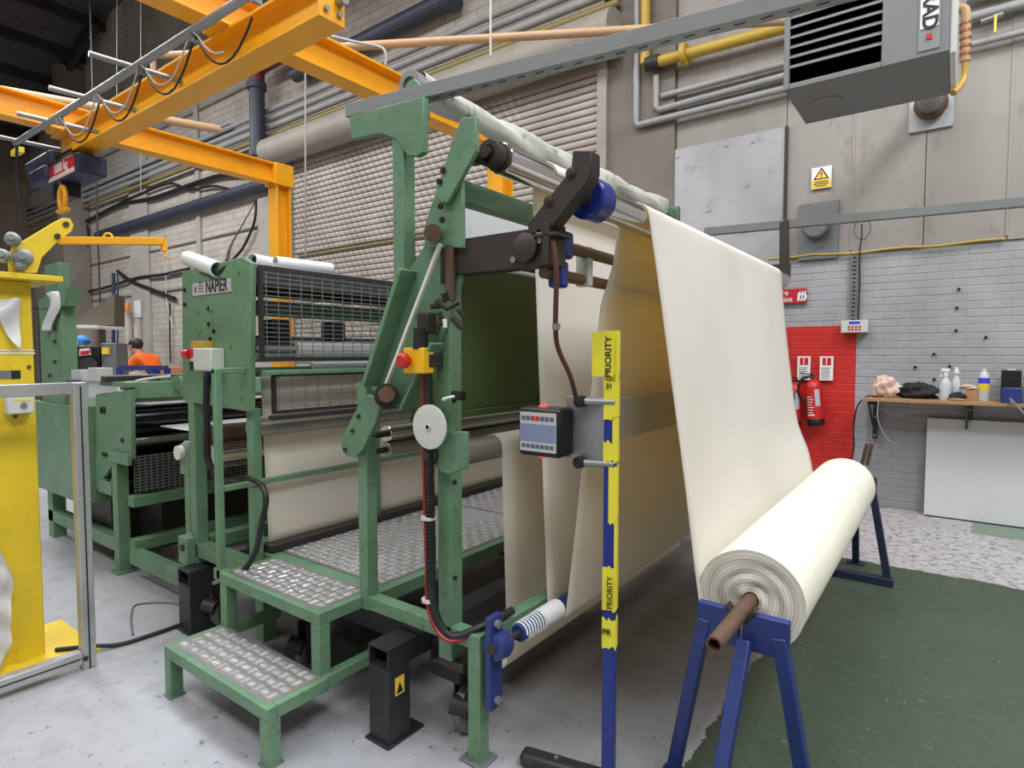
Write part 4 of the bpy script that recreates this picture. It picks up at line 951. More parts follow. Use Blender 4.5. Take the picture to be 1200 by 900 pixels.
# steps with treadplate
def studs(x0, x1, y0, y1, z, pitch=0.046):
    mb = MB(); nx = int((x1 - x0) / pitch); ny = int((y1 - y0) / pitch)
    for i in range(nx):
        for j in range(ny):
            cx, cy = x0 + (i + 0.5) * (x1 - x0) / nx, y0 + (j + 0.5) * (y1 - y0) / ny
            al = (i + j) % 2
            for k in (-2, -1, 0, 1, 2):
                L, W, H = 0.020, 0.0036, 0.0034
                dx, dy = (0, k * 0.0086) if al else (k * 0.0086, 0)
                a, b = (L, W) if al else (W, L)
                x, y = cx + dx, cy + dy
                mb.add([(x - a, y - b * 0.3, z), (x, y - b, z), (x + a, y + b * 0.3, z), (x, y + b, z), (x - a * 0.6, y, z + H), (x + a * 0.6, y, z + H)] if al else
                       [(x - a * 0.3, y - b, z), (x + a, y, z), (x + a * 0.3, y + b, z), (x - a, y, z), (x, y - b * 0.6, z + H), (x, y + b * 0.6, z + H)],
                       [(0, 1, 5, 4), (1, 2, 5), (2, 3, 4, 5), (3, 0, 4)] if al else [(0, 1, 4), (1, 2, 5, 4), (2, 3, 5), (3, 0, 4, 5)])
    return mb
def tread(name, x0, x1, y0, y1, z):
    o = bx(name, x0, x1, y0, y1, z - 0.012, z, 'tread', None, 0.001)
    stuff(studs(x0 + 0.012, x1 - 0.012, y0 + 0.012, y1 - 0.012, z).obj('tread_studs', 'tread_stud', o, smooth=False))
    return o
tread('platform_plate', -3.045, -2.145, 1.865, 3.2, PZ)
tread('platform_plate', -3.045, -2.145, 3.205, 4.73, PZ)
def step(x0, x1, y0, y1, z, zl, zr):
    w = 0.055
    bx('step_rail', x0, x1, y0, y0 + w * 0.8, z - 0.055, z)
    bx('step_rail', x0, x0 + w, y0 + w * 0.8, y1, z - 0.055, z)
    bx('step_rail', x1 - w, x1, y0 + w * 0.8, y1, z - 0.055, z)
    tread('step_plate', x0 + w * 0.6, x1 - w * 0.6, y0 + w * 0.45, y1 - 0.004, z + 0.002)
    for xa in (x0, x1 - 0.058): bx('step_leg', xa, xa + 0.058, y0, y0 + 0.058, zl, z - 0.055)
step(-2.93, -2.12, 1.50, 1.795, PZ - 0.005, 0.17, 0)
step(-2.94, -2.08, 1.235, 1.515, 0.24, 0.0, 0)
for x in (-2.911, -2.109): bx('foot_pad', x - 0.036, x + 0.036, 1.227, 1.302, 0, 0.008, 'vent_grey')
for x in (-2.9, -2.12): bx('step_stay', x - 0.025, x + 0.025, 1.515, 1.80, 0.19, 0.24)
# handrail on the platform edge
hr = bx('handrail_post', -3.02, -2.985, 1.53, 1.565, 0.45, 1.525)
bx('handrail_foot', -3.05, -2.93, 1.53, 1.575, 0.44, 0.50)
bx('handrail', -3.02, -2.99, 1.53, 2.60, 1.50, 1.53)
bx('handrail', -3.02, -2.99, 1.565, 4.6, 0.895, 0.925)
bx('handrail_post', -3.02, -2.985, 2.56, 2.60, PZ, 1.52)
bx('handrail_post', -3.02, -2.985, 4.56, 4.60, PZ, 0.92)
# black undercarriage: box section beams on stanchions, castors
def stanchion(x0, x1, y0, y1, h, label, lb2):
    s = bx('stanchion', x0, x1, y0, y1, 0.008, h - 0.09, 'black_paint')
    MB().box(x0 - 0.012, x1 + 0.012, y0 - 0.015, y1 + 0.07, 0, 0.010).obj('base_plate', 'black_paint', s, 0.002)
    b = MB(); t_ = 0.008
    b.box(x0, x1, y0, y0 + 1.6, h - t_, h).box(x0, x1, y0, y0 + 1.6, h - 0.09, h - 0.09 + t_).box(x0, x0 + t_, y0, y0 + 1.6, h - 0.09 + t_, h - t_).box(x1 - t_, x1, y0, y0 + 1.6, h - 0.09 + t_, h - t_)
    b.obj('box_beam', 'black_paint', s)
    return s
s1 = stanchion(-1.925, -1.805, 1.60, 1.72, 0.405, '', '')
s2 = stanchion(-3.60, -3.465, 1.60, 1.72, 0.36, '', '')
bx('warning_label', -1.8048, -1.8035, 1.635, 1.685, 0.20, 0.275, 'sign_yellow', s1, 0)
MB().prism([(-1.8035, 1.642, 0.208), (-1.8035, 1.678, 0.208), (-1.8035, 1.660, 0.252)], (0.0008, 0, 0)).obj('label_mark', 'sign_black', s1)
bx('cross_beam_black', -3.40, -1.93, 1.86, 1.98, 0.28, 0.40, 'black_paint')
bx('cross_beam_black', -1.805, -1.53, 1.84, 1.92, 0.25, 0.36, 'black_paint')
bx('cross_beam_black', -3.40, -1.8, 3.1, 3.2, 0.27, 0.37, 'black_paint')
bx('adaptor_plate', -1.66, -1.53, 1.74, 1.90, 0.335, 0.37, 'dark_steel')
bx('motor_case', -2.62, -2.42, 1.95, 2.2, 0.10, 0.28, 'black_paint')
def castor(x, y, r):
    w = MB().lathe((x - 0.025, y, r), [(r * 0.6, 0), (r, 0.004), (r, 0.046), (r * 0.6, 0.05)], 24, (1, 0, 0)).obj('castor_wheel', 'vent_grey', m)
    MB().cyl((x - 0.05, y, r), (x + 0.05, y, r), r * 0.3, 12).obj('axle', 'dark_steel', w)
    MB().box(x - 0.045, x - 0.035, y - r * 0.6, y + r * 0.6, r * 0.6, 0.24).obj('fork', 'dark_steel', w)
    MB().box(x + 0.035, x + 0.045, y - r * 0.6, y + r * 0.6, r * 0.6, 0.24).obj('fork', 'dark_steel', w)
    MB().cyl((x - 0.03, y - 0.10, 0.15), (x + 0.03, y - 0.06, 0.13), 0.04, 14).obj('brake', 'dark_steel', w)
castor(-1.62, 1.90, 0.105); castor(-2.62, 1.80, 0.075); castor(-3.44, 1.78, 0.075)
bx('box_beam_short', -1.76, -1.60, 1.80, 1.93, 0.24, 0.30, 'black_paint')
# counter display on a bracket
d0, d1 = P(607, 478, Y=1.80), P(655, 540, Y=1.80)
dsp = MB().box(d0.x, d1.x + 0.0, 1.80, 1.905, d1.z + 0.005, d0.z + 0.005).obj('display_case', 'black_plastic', m, 0.014)
MB().box(d0.x + 0.012, d1.x - 0.012, 1.797, 1.801, d1.z + 0.024, d0.z - 0.012).obj('display_face', 'sign_grey', dsp)
MB().box(d0.x + 0.014, d1.x - 0.014, 1.7955, 1.798, d1.z + 0.06, d0.z - 0.055).obj('display_band', 'label_blue', dsp)
for k in range(7):
    MB().box(d0.x + 0.02 + k * 0.0205, d0.x + 0.036 + k * 0.0205, 1.7955, 1.798, d0.z - 0.042, d0.z - 0.026).obj('print_block', 'sign_red' if 1 < k < 4 else 'label_text', dsp)
    MB().box(d0.x + 0.02 + k * 0.0205, d0.x + 0.036 + k * 0.0205, 1.7955, 1.798, d1.z + 0.036, d1.z + 0.05).obj('print_block', 'label_text', dsp)
for z in (d0.z + 0.004, d1.z + 0.004): MB().box((d0.x + d1.x) / 2 - 0.012, (d0.x + d1.x) / 2 + 0.012, 1.82, 1.85, z - 0.006, z + 0.009).obj('lamp', 'red_led', dsp, 0.003)
bx('display_bracket', -1.16, -1.00, 1.905, 1.915, 1.215, 1.445, 'galvanised', None, 0.002)
bx('gauge_bar', -1.085, -1.07, 1.915, YE, 1.262, 1.425, 'galvanised', None, 0.002)
for px, py in ((683, 470), (682, 541)):
    q = P(px, py, Y=1.90); o = MB().lathe(q, [(0.022, 0), (0.022, 0.03), (0.014, 0.034)], 16, (0, -1, 0)).obj('clamp_knob', 'black_plastic', m)
    MB().cyl(q + Vector((0.0, -0.02, 0)), q + Vector((0.12, 0.02, 0)), 0.013, 12).obj('threaded_rod', 'galvanised', o)
MB().tube(spline([P(648, 283, Y=1.70), P(652, 320, Y=1.71), P(651, 380, Y=1.74), P(654, 408, Y=1.78), P(668, 440, Y=1.84), P(675, 466, Y=1.89)], 10), 0.009, 10).obj('sensor_cable', 'brown_hose', m)
MB().cyl(P(652, 379, Y=1.739), P(652, 386, Y=1.742), 0.014, 10).obj('cable_joint', 'galvanised', m)

# ------------------------------------------------------------------ the felt
def arc(cx, cz, r, a0, a1, n=8): return [(cx + r * math.cos(math.radians(a0 + (a1 - a0) * i / n)), cz + r * math.sin(math.radians(a0 + (a1 - a0) * i / n))) for i in range(n + 1)]
def straight(a, b, n): return [(a[0] + (b[0] - a[0]) * i / n, a[1] + (b[1] - a[1]) * i / n) for i in range(1, n)]
RCX, RCZ0, RCZ1, RR = -0.572, 0.712, 0.735, 0.183
c1 = arc(TRX, TRZ, TRR + 0.004, 0, 180, 10)
c2 = arc(LRX, LRZ, LRR + 0.012, 180, 350, 10)
c3 = [(-1.17, 1.80), (-1.112, 1.97), (-1.108, 2.02)]
c4 = arc(ORX, ORZ, ORR + 0.004, 185, 8, 14)
near = c1 + straight(c1[-1], c2[0], 24) + c2 + straight(c2[-1], c3[0], 20) + c3 + c4
n_in = len(near)
# outer run: taut at the near edge, hanging slack at the far edge
nt0, nt1 = c4[-1], (RCX - RR * 0.99, RCZ0 + RR * 0.02)
fp = [c4[-1]] + [(P(a, b, Y=W1).x, P(a, b, Y=W1).z) for a, b in ((917, 345), (922, 400), (928, 450), (935, 495), (947, 527))] + [(RCX - RR * 0.93, RCZ1 + RR * 0.36)]
fs_ = spline([(x, 0, z) for x, z in fp], 8); farp = [(p.x, p.z) for p in fs_]
NO = len(farp) - 1
nearp = [(nt0[0] + (nt1[0] - nt0[0]) * i / NO, nt0[1] + (nt1[1] - nt0[1]) * i / NO) for i in range(NO + 1)]
aw0 = arc(RCX, RCZ0, RR - 0.004, 180, 250, 8)[1:]; aw1 = arc(RCX, RCZ1, RR - 0.004, 160, 250, 8)[1:]
NY = 40
def webpt(i, v):
    y = W0 + (W1 - W0) * v
    if i < n_in: x, z = near[i]; 
    elif i < n_in + NO:
        k = i - n_in + 1; s = v ** 1.5
        x = nearp[k][0] * (1 - s) + farp[k][0] * s; z = nearp[k][1] * (1 - s) + farp[k][1] * s
        t = k / NO; w = math.sin(math.pi * min(t * 1.05, 1))
        x += w * (0.010 * math.sin(9 * v + 3.5 * t) + 0.006 * math.sin(23 * v - 6 * t + 1)) * min(1, 6 * (1 - v))
        y += 0.006 * math.sin(5 * t) * (1 if v > 0.9 else 0)
    else:
        k = i - n_in - NO; x = aw0[k][0] * (1 - v) + aw1[k][0] * v; z = aw0[k][1] * (1 - v) + aw1[k][1] * v
    return (x, y, z)
nprof = n_in + NO + len(aw0)
cw = thing('felt_web', 'wide cream felt sheet threaded over the rollers and down to the roll', 'fabric', (-1.1, 3.2, 0.3))
mbw = MB().add([webpt(i, j / NY) for j in range(NY + 1) for i in range(nprof)], [(j * nprof + i, j * nprof + i + 1, (j + 1) * nprof + i + 1, (j + 1) * nprof + i) for j in range(NY) for i in range(nprof - 1)])
mbw.obj('outer_run', 'felt', cw, solid=0.004)
# inner run from the feed roller down to a low loop
f0 = arc(R0X, R0Z, R0R + 0.004, 130, 0, 8)
low = f0 + [(-1.672, 0.95), (-1.664, 0.70), (-1.655, 0.45), (-1.648, 0.25)] + arc(-1.70, 0.17, 0.052, 10, -180, 8) + [(-1.760, 0.24), (-1.82, 0.30)]
nl = len(low)
MB().add([(x, W0 + (W1 - W0) * j / 20, z) for j in range(21) for x, z in low], [(j * nl + i, j * nl + i + 1, (j + 1) * nl + i + 1, (j + 1) * nl + i) for j in range(20) for i in range(nl - 1)]).obj('inner_run', 'felt', cw, solid=0.004)

# ------------------------------------------------------------------ the roll, its bar and the two stands
R0Y, R1Y = 2.22, 4.43
rl = thing('felt_roll', 'thick roll of cream felt wound on a steel bar', 'fabric roll', (RCX, R0Y, RCZ0))
def axz(y): return RCZ0 + (RCZ1 - RCZ0) * (y - R0Y) / (R1Y - R0Y)
def rollfn(u, v):
    a = 2 * math.pi * u; y = R0Y + (R1Y - R0Y) * v
    r = RR + 0.0015 * math.sin(3 * a + 5 * v)
    return (RCX + r * math.cos(a), y + 0.006 * math.sin(2 * a) * (1 - v), axz(y) + r * math.sin(a))
rb = MB().grid(rollfn, 64, 12).obj('roll_body', 'felt_roll', rl)
def disc(y, name, dirn):
    me = MB(); n = 64; rings = 12; vs = []
    for k in range(rings + 1):
        r = 0.03 + (RR - 0.03) * k / rings
        for i in range(n):
            a = 2 * math.pi * i / n
            wob = (0.003 * math.sin(k * 2.1 + 0.5 * math.sin(a)) + 0.004 * math.sin(3 * a + k)) * (1 - (k / rings) ** 4)
            vs.append((RCX + r * math.cos(a), y + dirn * wob + 0.006 * math.sin(2 * a) * (1 if dirn < 0 else 0), axz(y) + r * math.sin(a)))
    me.add(vs, [(k * n + i, k * n + (i + 1) % n, (k + 1) * n + (i + 1) % n, (k + 1) * n + i) for k in range(rings) for i in range(n)])
    return me.obj(name, 'roll_end', rl)
disc(R0Y, 'roll_end', -1); disc(R1Y, 'roll_end', 1)
bar_z0, bar_z1 = axz(1.88), axz(5.2)
tag(MB().pipe((RCX, 1.815, axz(1.815)), (RCX, 5.12, axz(5.12)), 0.026, 0.019, 20).obj('roll_bar', 'rust'), 'rusty steel tube through the felt roll, resting on the stands', 'bar')
def stand(y, out, label):
    zt = axz(y) - 0.026
    s = thing('roll_stand', label, 'stand', (RCX, y, 0), 'blue steel stands carrying the roll')
    B_ = 'blue_paint' if out < 0 else 'dark_blue'
    for sx, nm in ((-1, 'l'), (1, 'r')):
        w = 0.15 if sx < 0 else 0.155
        MB().prism([(RCX + sx * w, y, zt + 0.028), (RCX + sx * 0.045, y, zt + 0.028), (RCX + sx * 0.005, y, zt - 0.022), (RCX + sx * 0.005, y, zt - 0.10), (RCX + sx * w, y, zt - 0.10)], (0, out * 0.035, 0)).obj('cradle_plate', B_, s, 0.003)
        MB().beam((RCX + sx * 0.125, y + out * 0.018, zt - 0.03), (RCX + sx * 0.235, y + out * 0.018, 0.05), 0.045, 0.05, (0, 1, 0)).obj('leg', B_, s, 0.004)
    MB().beam((RCX + 0.02, y + out * 0.05, zt - 0.06), (RCX, y + out * 0.40, 0.0), 0.045, 0.045, (1, 0, 0)).obj('prop_leg', B_, s, 0.004)
    MB().box(RCX - 0.27, RCX + 0.27, min(y - 0.012, y + out * 0.05), max(y - 0.012, y + out * 0.05), 0, 0.055).obj('base_bar', B_, s, 0.004)
    MB().box(RCX - 0.29, RCX - 0.22, y - 0.05, y + 0.06, 0, 0.012).obj('foot_plate', 'rust', s, 0.002)
    MB().box(RCX - 0.06, RCX + 0.06, min(y + out * 0.36, y + out * 0.44), max(y + out * 0.36, y + out * 0.44), 0, 0.012).obj('foot_plate', B_, s, 0.002)
    if out > 0:
        for dx in (0, 6): MB().cyl(P(1010 + dx, 545, Y=y + 0.03), P(1016 + dx, 520, Y=y + 0.03), 0.012, 8).obj('guide_horn', 'rust', s)
    for sx in (-1, 1): MB().beam((RCX + sx * 0.005, y + out * 0.017, zt - 0.012), (RCX + sx * 0.05, y + out * 0.017, zt + 0.04), 0.05, 0.008, (0, 0, 1)).obj('vee_pad', 'dark_steel', s)
stand(2.13, -1, 'blue trestle stand under the open end of the steel bar')
st2 = stand(4.80, 1, 'dark blue trestle stand under the roll, on the worn green paint')

# ------------------------------------------------------------------ blue pole with yellow tape
PX, PY = -0.985, 1.93
t = thing('barrier_pole', 'blue square pole patched with yellow PRIORITY parcel tape', 'pole', (PX, PY, 0))
def sq(mb, r, z0, z1, ang=math.radians(62)):
    q = [(PX + r * math.cos(ang + math.pi / 2 * k), PY + r * math.sin(ang + math.pi / 2 * k)) for k in range(4)]
    return mb.prism([(x, y, z0) for x, y in q], (0, 0, z1 - z0))
SQ = 0.033
pole = sq(MB(), SQ, 0.012, 1.60).obj('pole', 'blue_tape', t, 0.003)
ZP = lambda py: P(714, py, Y=PY).z
def tape(y0, y1, jag, name='tape_patch', f0=0.0, f1=1.0):
    """sleeve of tape with torn ends"""
    n = 24; vs = []; ang = math.radians(62); rnd = random.Random(int(y0))
    R = SQ + 0.0015; cs = [(PX + R * math.cos(ang + math.pi / 2 * k), PY + R * math.sin(ang + math.pi / 2 * k)) for k in range(5)]
    top, bot = ZP(y0), ZP(y1)
    for e in (0, 1):
        for i in range(n + 1):
            s = (f0 + (f1 - f0) * i / n) * 4; k = min(int(s), 3); f = s - k
            x, y = cs[k][0] * (1 - f) + cs[k + 1][0] * f, cs[k][1] * (1 - f) + cs[k + 1][1] * f
            vs.append((x, y, (top if e == 0 else bot) + rnd.uniform(-jag, jag)))
    return MB().add(vs, [(i, i + 1, n + 2 + i, n + 1 + i) for i in range(n)]).obj(name, 'tape_yellow', t, solid=0.001, smooth=False)
tape(440, 489, 0.012); tape(662, 713, 0.006); tape(722, 756, 0.010); tape(516, 541, 0.014)
tape(488, 520, 0.004, f0=0.665, f1=0.96); tape(545, 612, 0.006, f0=0.60, f1=0.96); tape(606, 662, 0.01, f0=0.71, f1=0.96)
ft = tape(388, 446, 0.002, 'tape_flag')
z1, z0 = ZP(389), ZP(441)
MB().box(PX - 0.062, PX + 0.022, PY - 0.035, PY - 0.031, z0, z1).obj('tape_flap', 'tape_yellow', t)
text('lettering', 'PRIORITY', 'sign_black', (PX + 0.004, PY - 0.0356, (z0 + z1) / 2 - 0.01), 0.034, (math.radians(90), math.radians(-90), 0), t, bold=0.0006)
text('lettering', '- FRAGILE' if False else 'PRIORITY', 'sign_black', (PX + 0.0165, PY - 0.0345, ZP(690)), 0.028, (math.radians(90), math.radians(-90), math.radians(28)), t, bold=0.0004)
text('lettering', 'PR', 'sign_black', (PX + 0.002, PY - 0.0305, ZP(737)), 0.028, (math.radians(90), 0, math.radians(17)), t, bold=0.0006)
text('lettering', 'WORD', 'sign_black', (PX + 0.0165, PY - 0.0345, ZP(580)), 0.026, (math.radians(90), math.radians(-90), math.radians(28)), t, bold=0.0004) if False else None
text('lettering', '31', 'sign_black', (PX + 0.004, PY - 0.0295, ZP(452)), 0.024, (math.radians(90), 0, math.radians(17)), t, bold=0.0006)
bs = MB().box(PX - 0.05, PX + 0.05, PY - 0.05, PY + 0.05, 0, 0.03).obj('base_socket', 'black_paint', t, 0.004)
MB().beam((PX - 0.34, PY - 0.075, 0.028), (PX + 0.34, PY + 0.075, 0.028), 0.07, 0.055).obj('base_bar', 'black_paint', t, 0.018)
for k in (-1, 1): MB().cyl((PX + 0.2 * k, PY + 0.044 * k, 0.055), (PX + 0.2 * k, PY + 0.044 * k, 0.062), 0.008, 6).obj('bolt', 'galvanised', t)

# ------------------------------------------------------------------ guarded green machine beyond the platform
n = thing('napping_machine', 'green guarded textile machine with name plate and wire mesh guard', 'machine', (-3.5, 3.2, 0))
NY0 = 1.70
def nb(name, x0, x1, y0, y1, z0, z1, mat=G, par=None, bevel=0.004): return MB().box(x0, x1, y0, y1, z0, z1).obj(name, mat, par or n, bevel)
q0, q1, q2, q3 = P(213, 320, Y=NY0), P(293, 305, Y=NY0), P(214, 470, Y=NY0), P(293, 483, Y=NY0)
sp = plate([(213, 318), (245, 311), (268, 305), (284, 301), (294, 308), (293, 483), (214, 470)], NY0, 0.03, 'side_plate', G, n)
XL, XR = q0.x, q1.x
nb('leg', XL + 0.03, XL + 0.10, NY0, NY0 + 0.07, 0.36, 1.32)
nb('leg', P(290, 560, Y=NY0 + 0.03).x, P(290, 560, Y=NY0 + 0.03).x + 0.055, NY0 + 0.03, NY0 + 0.085, 0.40, 1.31)
nb('foot_block', XL - 0.03, XL + 0.08, NY0 - 0.05, NY0 + 0.05, 0.36, 0.52)
MB().cyl((XL + 0.03, NY0 - 0.05, 0.46), (XL + 0.03, NY0 - 0.062, 0.46), 0.02, 12).obj('levelling_bolt', 'dark_steel', n)
nb('base_rail', XL + 0.05, -2.85, NY0, NY0 + 0.08, 0.40, 0.48)
nb('base_rail', XL, XL + 0.08, NY0 + 0.09, 4.7, 0.42, 0.50)
nb('side_plate', XL, XR, 4.70, 4.73, 0.36, 2.07)
nb('leg', XL, XL + 0.1, 4.73, 4.80, 0, 0.5); nb('leg', XR - 0.1, XR, 4.73, 4.80, 0, 0.5)
# name plate
a, b = P(227, 347, Y=NY0), P(271, 325, Y=NY0)
npl = nb('name_plate', a.x, b.x, NY0 - 0.006, NY0 + 0.002, a.z - 0.0, b.z - 0.005, 'sign_grey', None, 0.001)
text('lettering', 'NAPIER', 'sign_black', (a.x + (b.x - a.x) * 0.65, NY0 - 0.0075, (a.z + b.z) / 2), 0.098, FRONT, npl, sx=0.72, bold=0.001)
MB().box(a.x + (b.x - a.x) * 0.06, a.x + (b.x - a.x) * 0.11, NY0 - 0.0075, NY0 - 0.006, a.z + 0.018, b.z - 0.025).obj('emblem_bar', 'label_text', npl)
for k in range(4): MB().box(a.x + (b.x - a.x) * 0.17, a.x + (b.x - a.x) * 0.30, NY0 - 0.0075, NY0 - 0.006, a.z + 0.018 + k * 0.016, a.z + 0.024 + k * 0.016).obj('emblem_stripe', 'sign_red' if k == 1 else 'label_text', npl)
for px, py in ((232, 365), (248, 363), (245, 362), (245, 380), (234, 389), (251, 388), (247, 397), (270, 405), (280, 318), (217, 357), (217, 340), (240, 470), (282, 466), (228, 407)):
    MB().cyl(P(px, py, Y=NY0), P(px, py, Y=NY0) + Vector((0, -0.008, 0)), 0.012, 8).obj('bolt', 'black_plastic' if px % 2 else 'green', n)
# isolator box
cb_ = nb('isolator_box', P(222, 407, Y=NY0 - 0.08).x, P(247, 435, Y=NY0 - 0.08).x, NY0 - 0.08, NY0, P(251, 435, Y=NY0 - 0.08).z, P(223, 408, Y=NY0 - 0.08).z, 'off_white_box', None, 0.008)
c = P(223, 415, Y=NY0 - 0.07); MB().cyl(c, c + Vector((-0.05, 0, 0)), 0.028, 16).obj('switch', 'red_plastic', cb_)
MB().box(c.x + 0.015, c.x + 0.055, NY0 - 0.083, NY0 - 0.078, c.z - 0.02, c.z + 0.03).obj('red_label', 'sign_red', cb_)
MB().box(c.x + 0.015, c.x + 0.055, NY0 - 0.083, NY0 - 0.078, c.z - 0.09, c.z - 0.04).obj('black_label', 'sign_black', cb_)
nb('cable_entry', P(236, 404, Y=NY0).x, P(250, 404, Y=NY0).x, NY0 - 0.06, NY0, P(240, 408, Y=NY0).z, P(240, 400, Y=NY0).z, 'gas_yellow')
cp = spline([P(243, 437, Y=NY0 - 0.05), P(242, 470, Y=NY0 - 0.05), P(243, 505, Y=NY0 - 0.05), P(243, 535, Y=NY0 - 0.04), P(250, 552, Y=NY0 - 0.02), P(262, 563, Y=NY0 + 0.02), P(290, 568, Y=NY0 + 0.06)], 10)
cdt = MB().tube(cp, 0.015, 10).obj('conduit', 'cable_black', n)
for i in range(2, 38): 
    d_ = (cp[i + 1] - cp[i - 1]).normalized() * 0.005
    MB().cyl(cp[i] - d_, cp[i] + d_, 0.020, 10).obj('conduit_ring', 'cable_black', cdt)
MB().cyl(P(243, 436, Y=NY0 - 0.05), P(242.5, 446, Y=NY0 - 0.05), 0.018, 10).obj('gland', 'blue_paint', n)
cp2 = spline([P(290, 560, Y=1.66), P(305, 568, Y=1.64), P(312, 585, Y=1.63), P(306, 615, Y=1.62), P(300, 645, Y=1.60), P(285, 668, Y=1.60), P(262, 675, Y=1.60)], 10)
MB().tube(cp2, 0.014, 10).obj('conduit', 'cable_black', n)
# drive blocks behind the leg
for px, py, r in ((237, 490, 0.05), (243, 478, 0.035), (237, 510, 0.03)):
    c = P(px, py, Y=NY0 + 0.10); MB().cyl(c, c + Vector((0, -0.03, 0)), r, 14).obj('gear', 'dark_steel', n)
# mesh guard: frame and wires, facing the platform
GX = XR + 0.015
def guard(y0, y1, z0, z1, pitch, name):
    f = MB(); w = 0.018
    f.box(GX - 0.01, GX + 0.015, y0, y1, z1 - w, z1).box(GX - 0.01, GX + 0.015, y0, y1, z0, z0 + w).box(GX - 0.01, GX + 0.015, y0, y0 + w, z0 + w, z1 - w).box(GX - 0.01, GX + 0.015, y1 - w, y1, z0 + w, z1 - w)
    f.box(GX - 0.01, GX + 0.015, (y0 + y1) / 2 - w / 2, (y0 + y1) / 2 + w / 2, z0 + w, z1 - w)
    o = f.obj(name, 'dark_steel', n)
    wv = MB(); z = z0 + 0.03
    while z < z1 - 0.02: wv.beam((GX, y0, z), (GX, y1, z), 0.004, 0.004); z += pitch
    y = y0 + 0.04
    while y < y1: wv.beam((GX + 0.003, y, z0), (GX + 0.003, y, z1), 0.004, 0.004); y += pitch * 2.9
    stuff(wv.obj('mesh_wires', 'galvanised', o, smooth=False)); return o
guard(1.735, 4.65, 1.565, 2.06, 0.024, 'mesh_guard')
guard(1.80, 4.65, 1.28, 1.50, 0.028, 'mesh_guard')
nb('lower_rail', GX - 0.02, GX + 0.03, 1.75, 4.65, 1.49, 1.515, G)
nb('lower_guard_edge', GX - 0.01, GX + 0.03, 1.78, 4.65, 1.25, 1.275, 'dark_steel')
nb('back_board', XL - 0.0, XL + 0.03, NY0 + 0.05, 4.68, 1.6, 1.72, 'rust')
nb('back_rail', XL - 0.0, XL + 0.05, NY0 + 0.05, 4.68, 1.97, 2.045, 'rust')
nb('inner_beam', XL + 0.25, XL + 0.33, NY0 + 0.05, 4.68, 1.83, 1.92, G)
def nroll(name, x, z, r, mat, y0=NY0 + 0.05, y1=4.68): return MB().lathe((x, y0, z), [(r - 0.003, 0), (r, 0.003), (r, y1 - y0 - 0.003), (r - 0.003, y1 - y0)], 24, (0, 1, 0)).obj(name, mat, n)
nroll('top_roller', XR - 0.08, 1.625, 0.05, 'white_film', 2.0); nroll('top_roller', XR - 0.06, 1.535, 0.02, 'white_film', 2.1); nroll('top_roller', XR - 0.09, 1.62, 0.045, 'chrome', NY0 + 0.05, 1.99)
nroll('carrier_roller', XR - 0.40, 1.62, 0.07, 'roller_grey'); nroll('carrier_roller', XL + 0.2, 1.0, 0.07, 'chrome'); nroll('carrier_roller', XR - 0.12, 1.20, 0.05, 'roller_grey')
nroll('carrier_roller', XL + 0.12, 1.12, 0.06, 'brown_bar')
for y in (1.95, 2.35, 2.85, 3.4, 4.0):
    MB().box(XR - 0.32, XR - 0.22, y, y + 0.12, 1.66, 1.80).obj('motor_block', 'black_plastic', n, 0.01)
nb('lower_beam', XR - 0.10, XR - 0.02, 1.80, 4.65, 0.52, 0.56, 'dark_steel')
nb('lower_trough', XR - 0.28, XR - 0.03, 1.80, 4.65, 0.42, 0.52, 'dark_steel')
# cloth hanging down its front
fw_ = MB().grid(lambda u, v: (XR - 0.16 + 0.012 * math.sin(6 * u) + 0.05 * (1 - v), 1.84 + 2.7 * u, 0.52 + 0.97 * v), 40, 12).obj('felt_curtain', 'felt', solid=0.004)
tag(fw_, 'cream felt hanging behind the platform below the wire guard', 'fabric')
# top cover and the paper tubes lying on it
nb('top_cover', XL + 0.02, XR + 0.01, NY0 + 0.02, 4.68, 2.045, 2.07, 'vent_grey')
def ptube(p0, p1, r, label):
    t = thing('paper_tube', label, 'paper tube', Vector(p0))
    MB().pipe(p0, p1, r, r * 0.86, 20).obj('tube_wall', 'white_film', t)
    d = (Vector(p1) - Vector(p0)).normalized()
    MB().cyl(Vector(p0) + d * 0.03, Vector(p0) + d * 0.05, r * 0.8, 16).obj('core', 'dark_steel', t)
    return t
ptube(P(221, 303, Y=1.76) , P(256, 316, Y=1.70) , 0.045, 'white rolled sheet leaning at the end of the machine top')
ptube((XR - 0.12, 1.78, 2.105), (XR - 0.20, 2.05, 2.105), 0.036, 'short white paper tube on the machine top beside the leaning sheet')
ptube((XR - 0.03, 2.22, 2.10), (XR - 0.06, 1.88, 2.10), 0.033, 'long white paper tube with open end lying on the machine top')
tag(MB().tube(spline([P(200, 322, Y=1.75), P(225, 318, Y=1.72), P(250, 322, Y=1.69), P(270, 308, Y=1.71), P(287, 305, Y=1.73)]), 0.008, 6).obj('loose_cable', 'cable_black'), 'loose grey cable draped over the machine side plate', 'cable')
tag(MB().tube(spline([P(266, 306, Y=1.78), P(272, 285, Y=3.5), P(285, 262, Y=5.5), P(300, 235, Y=7.0)]), 0.012, 6).obj('loose_cable', 'cable_black'), 'black cable rising from the machine top to the wall', 'cable')

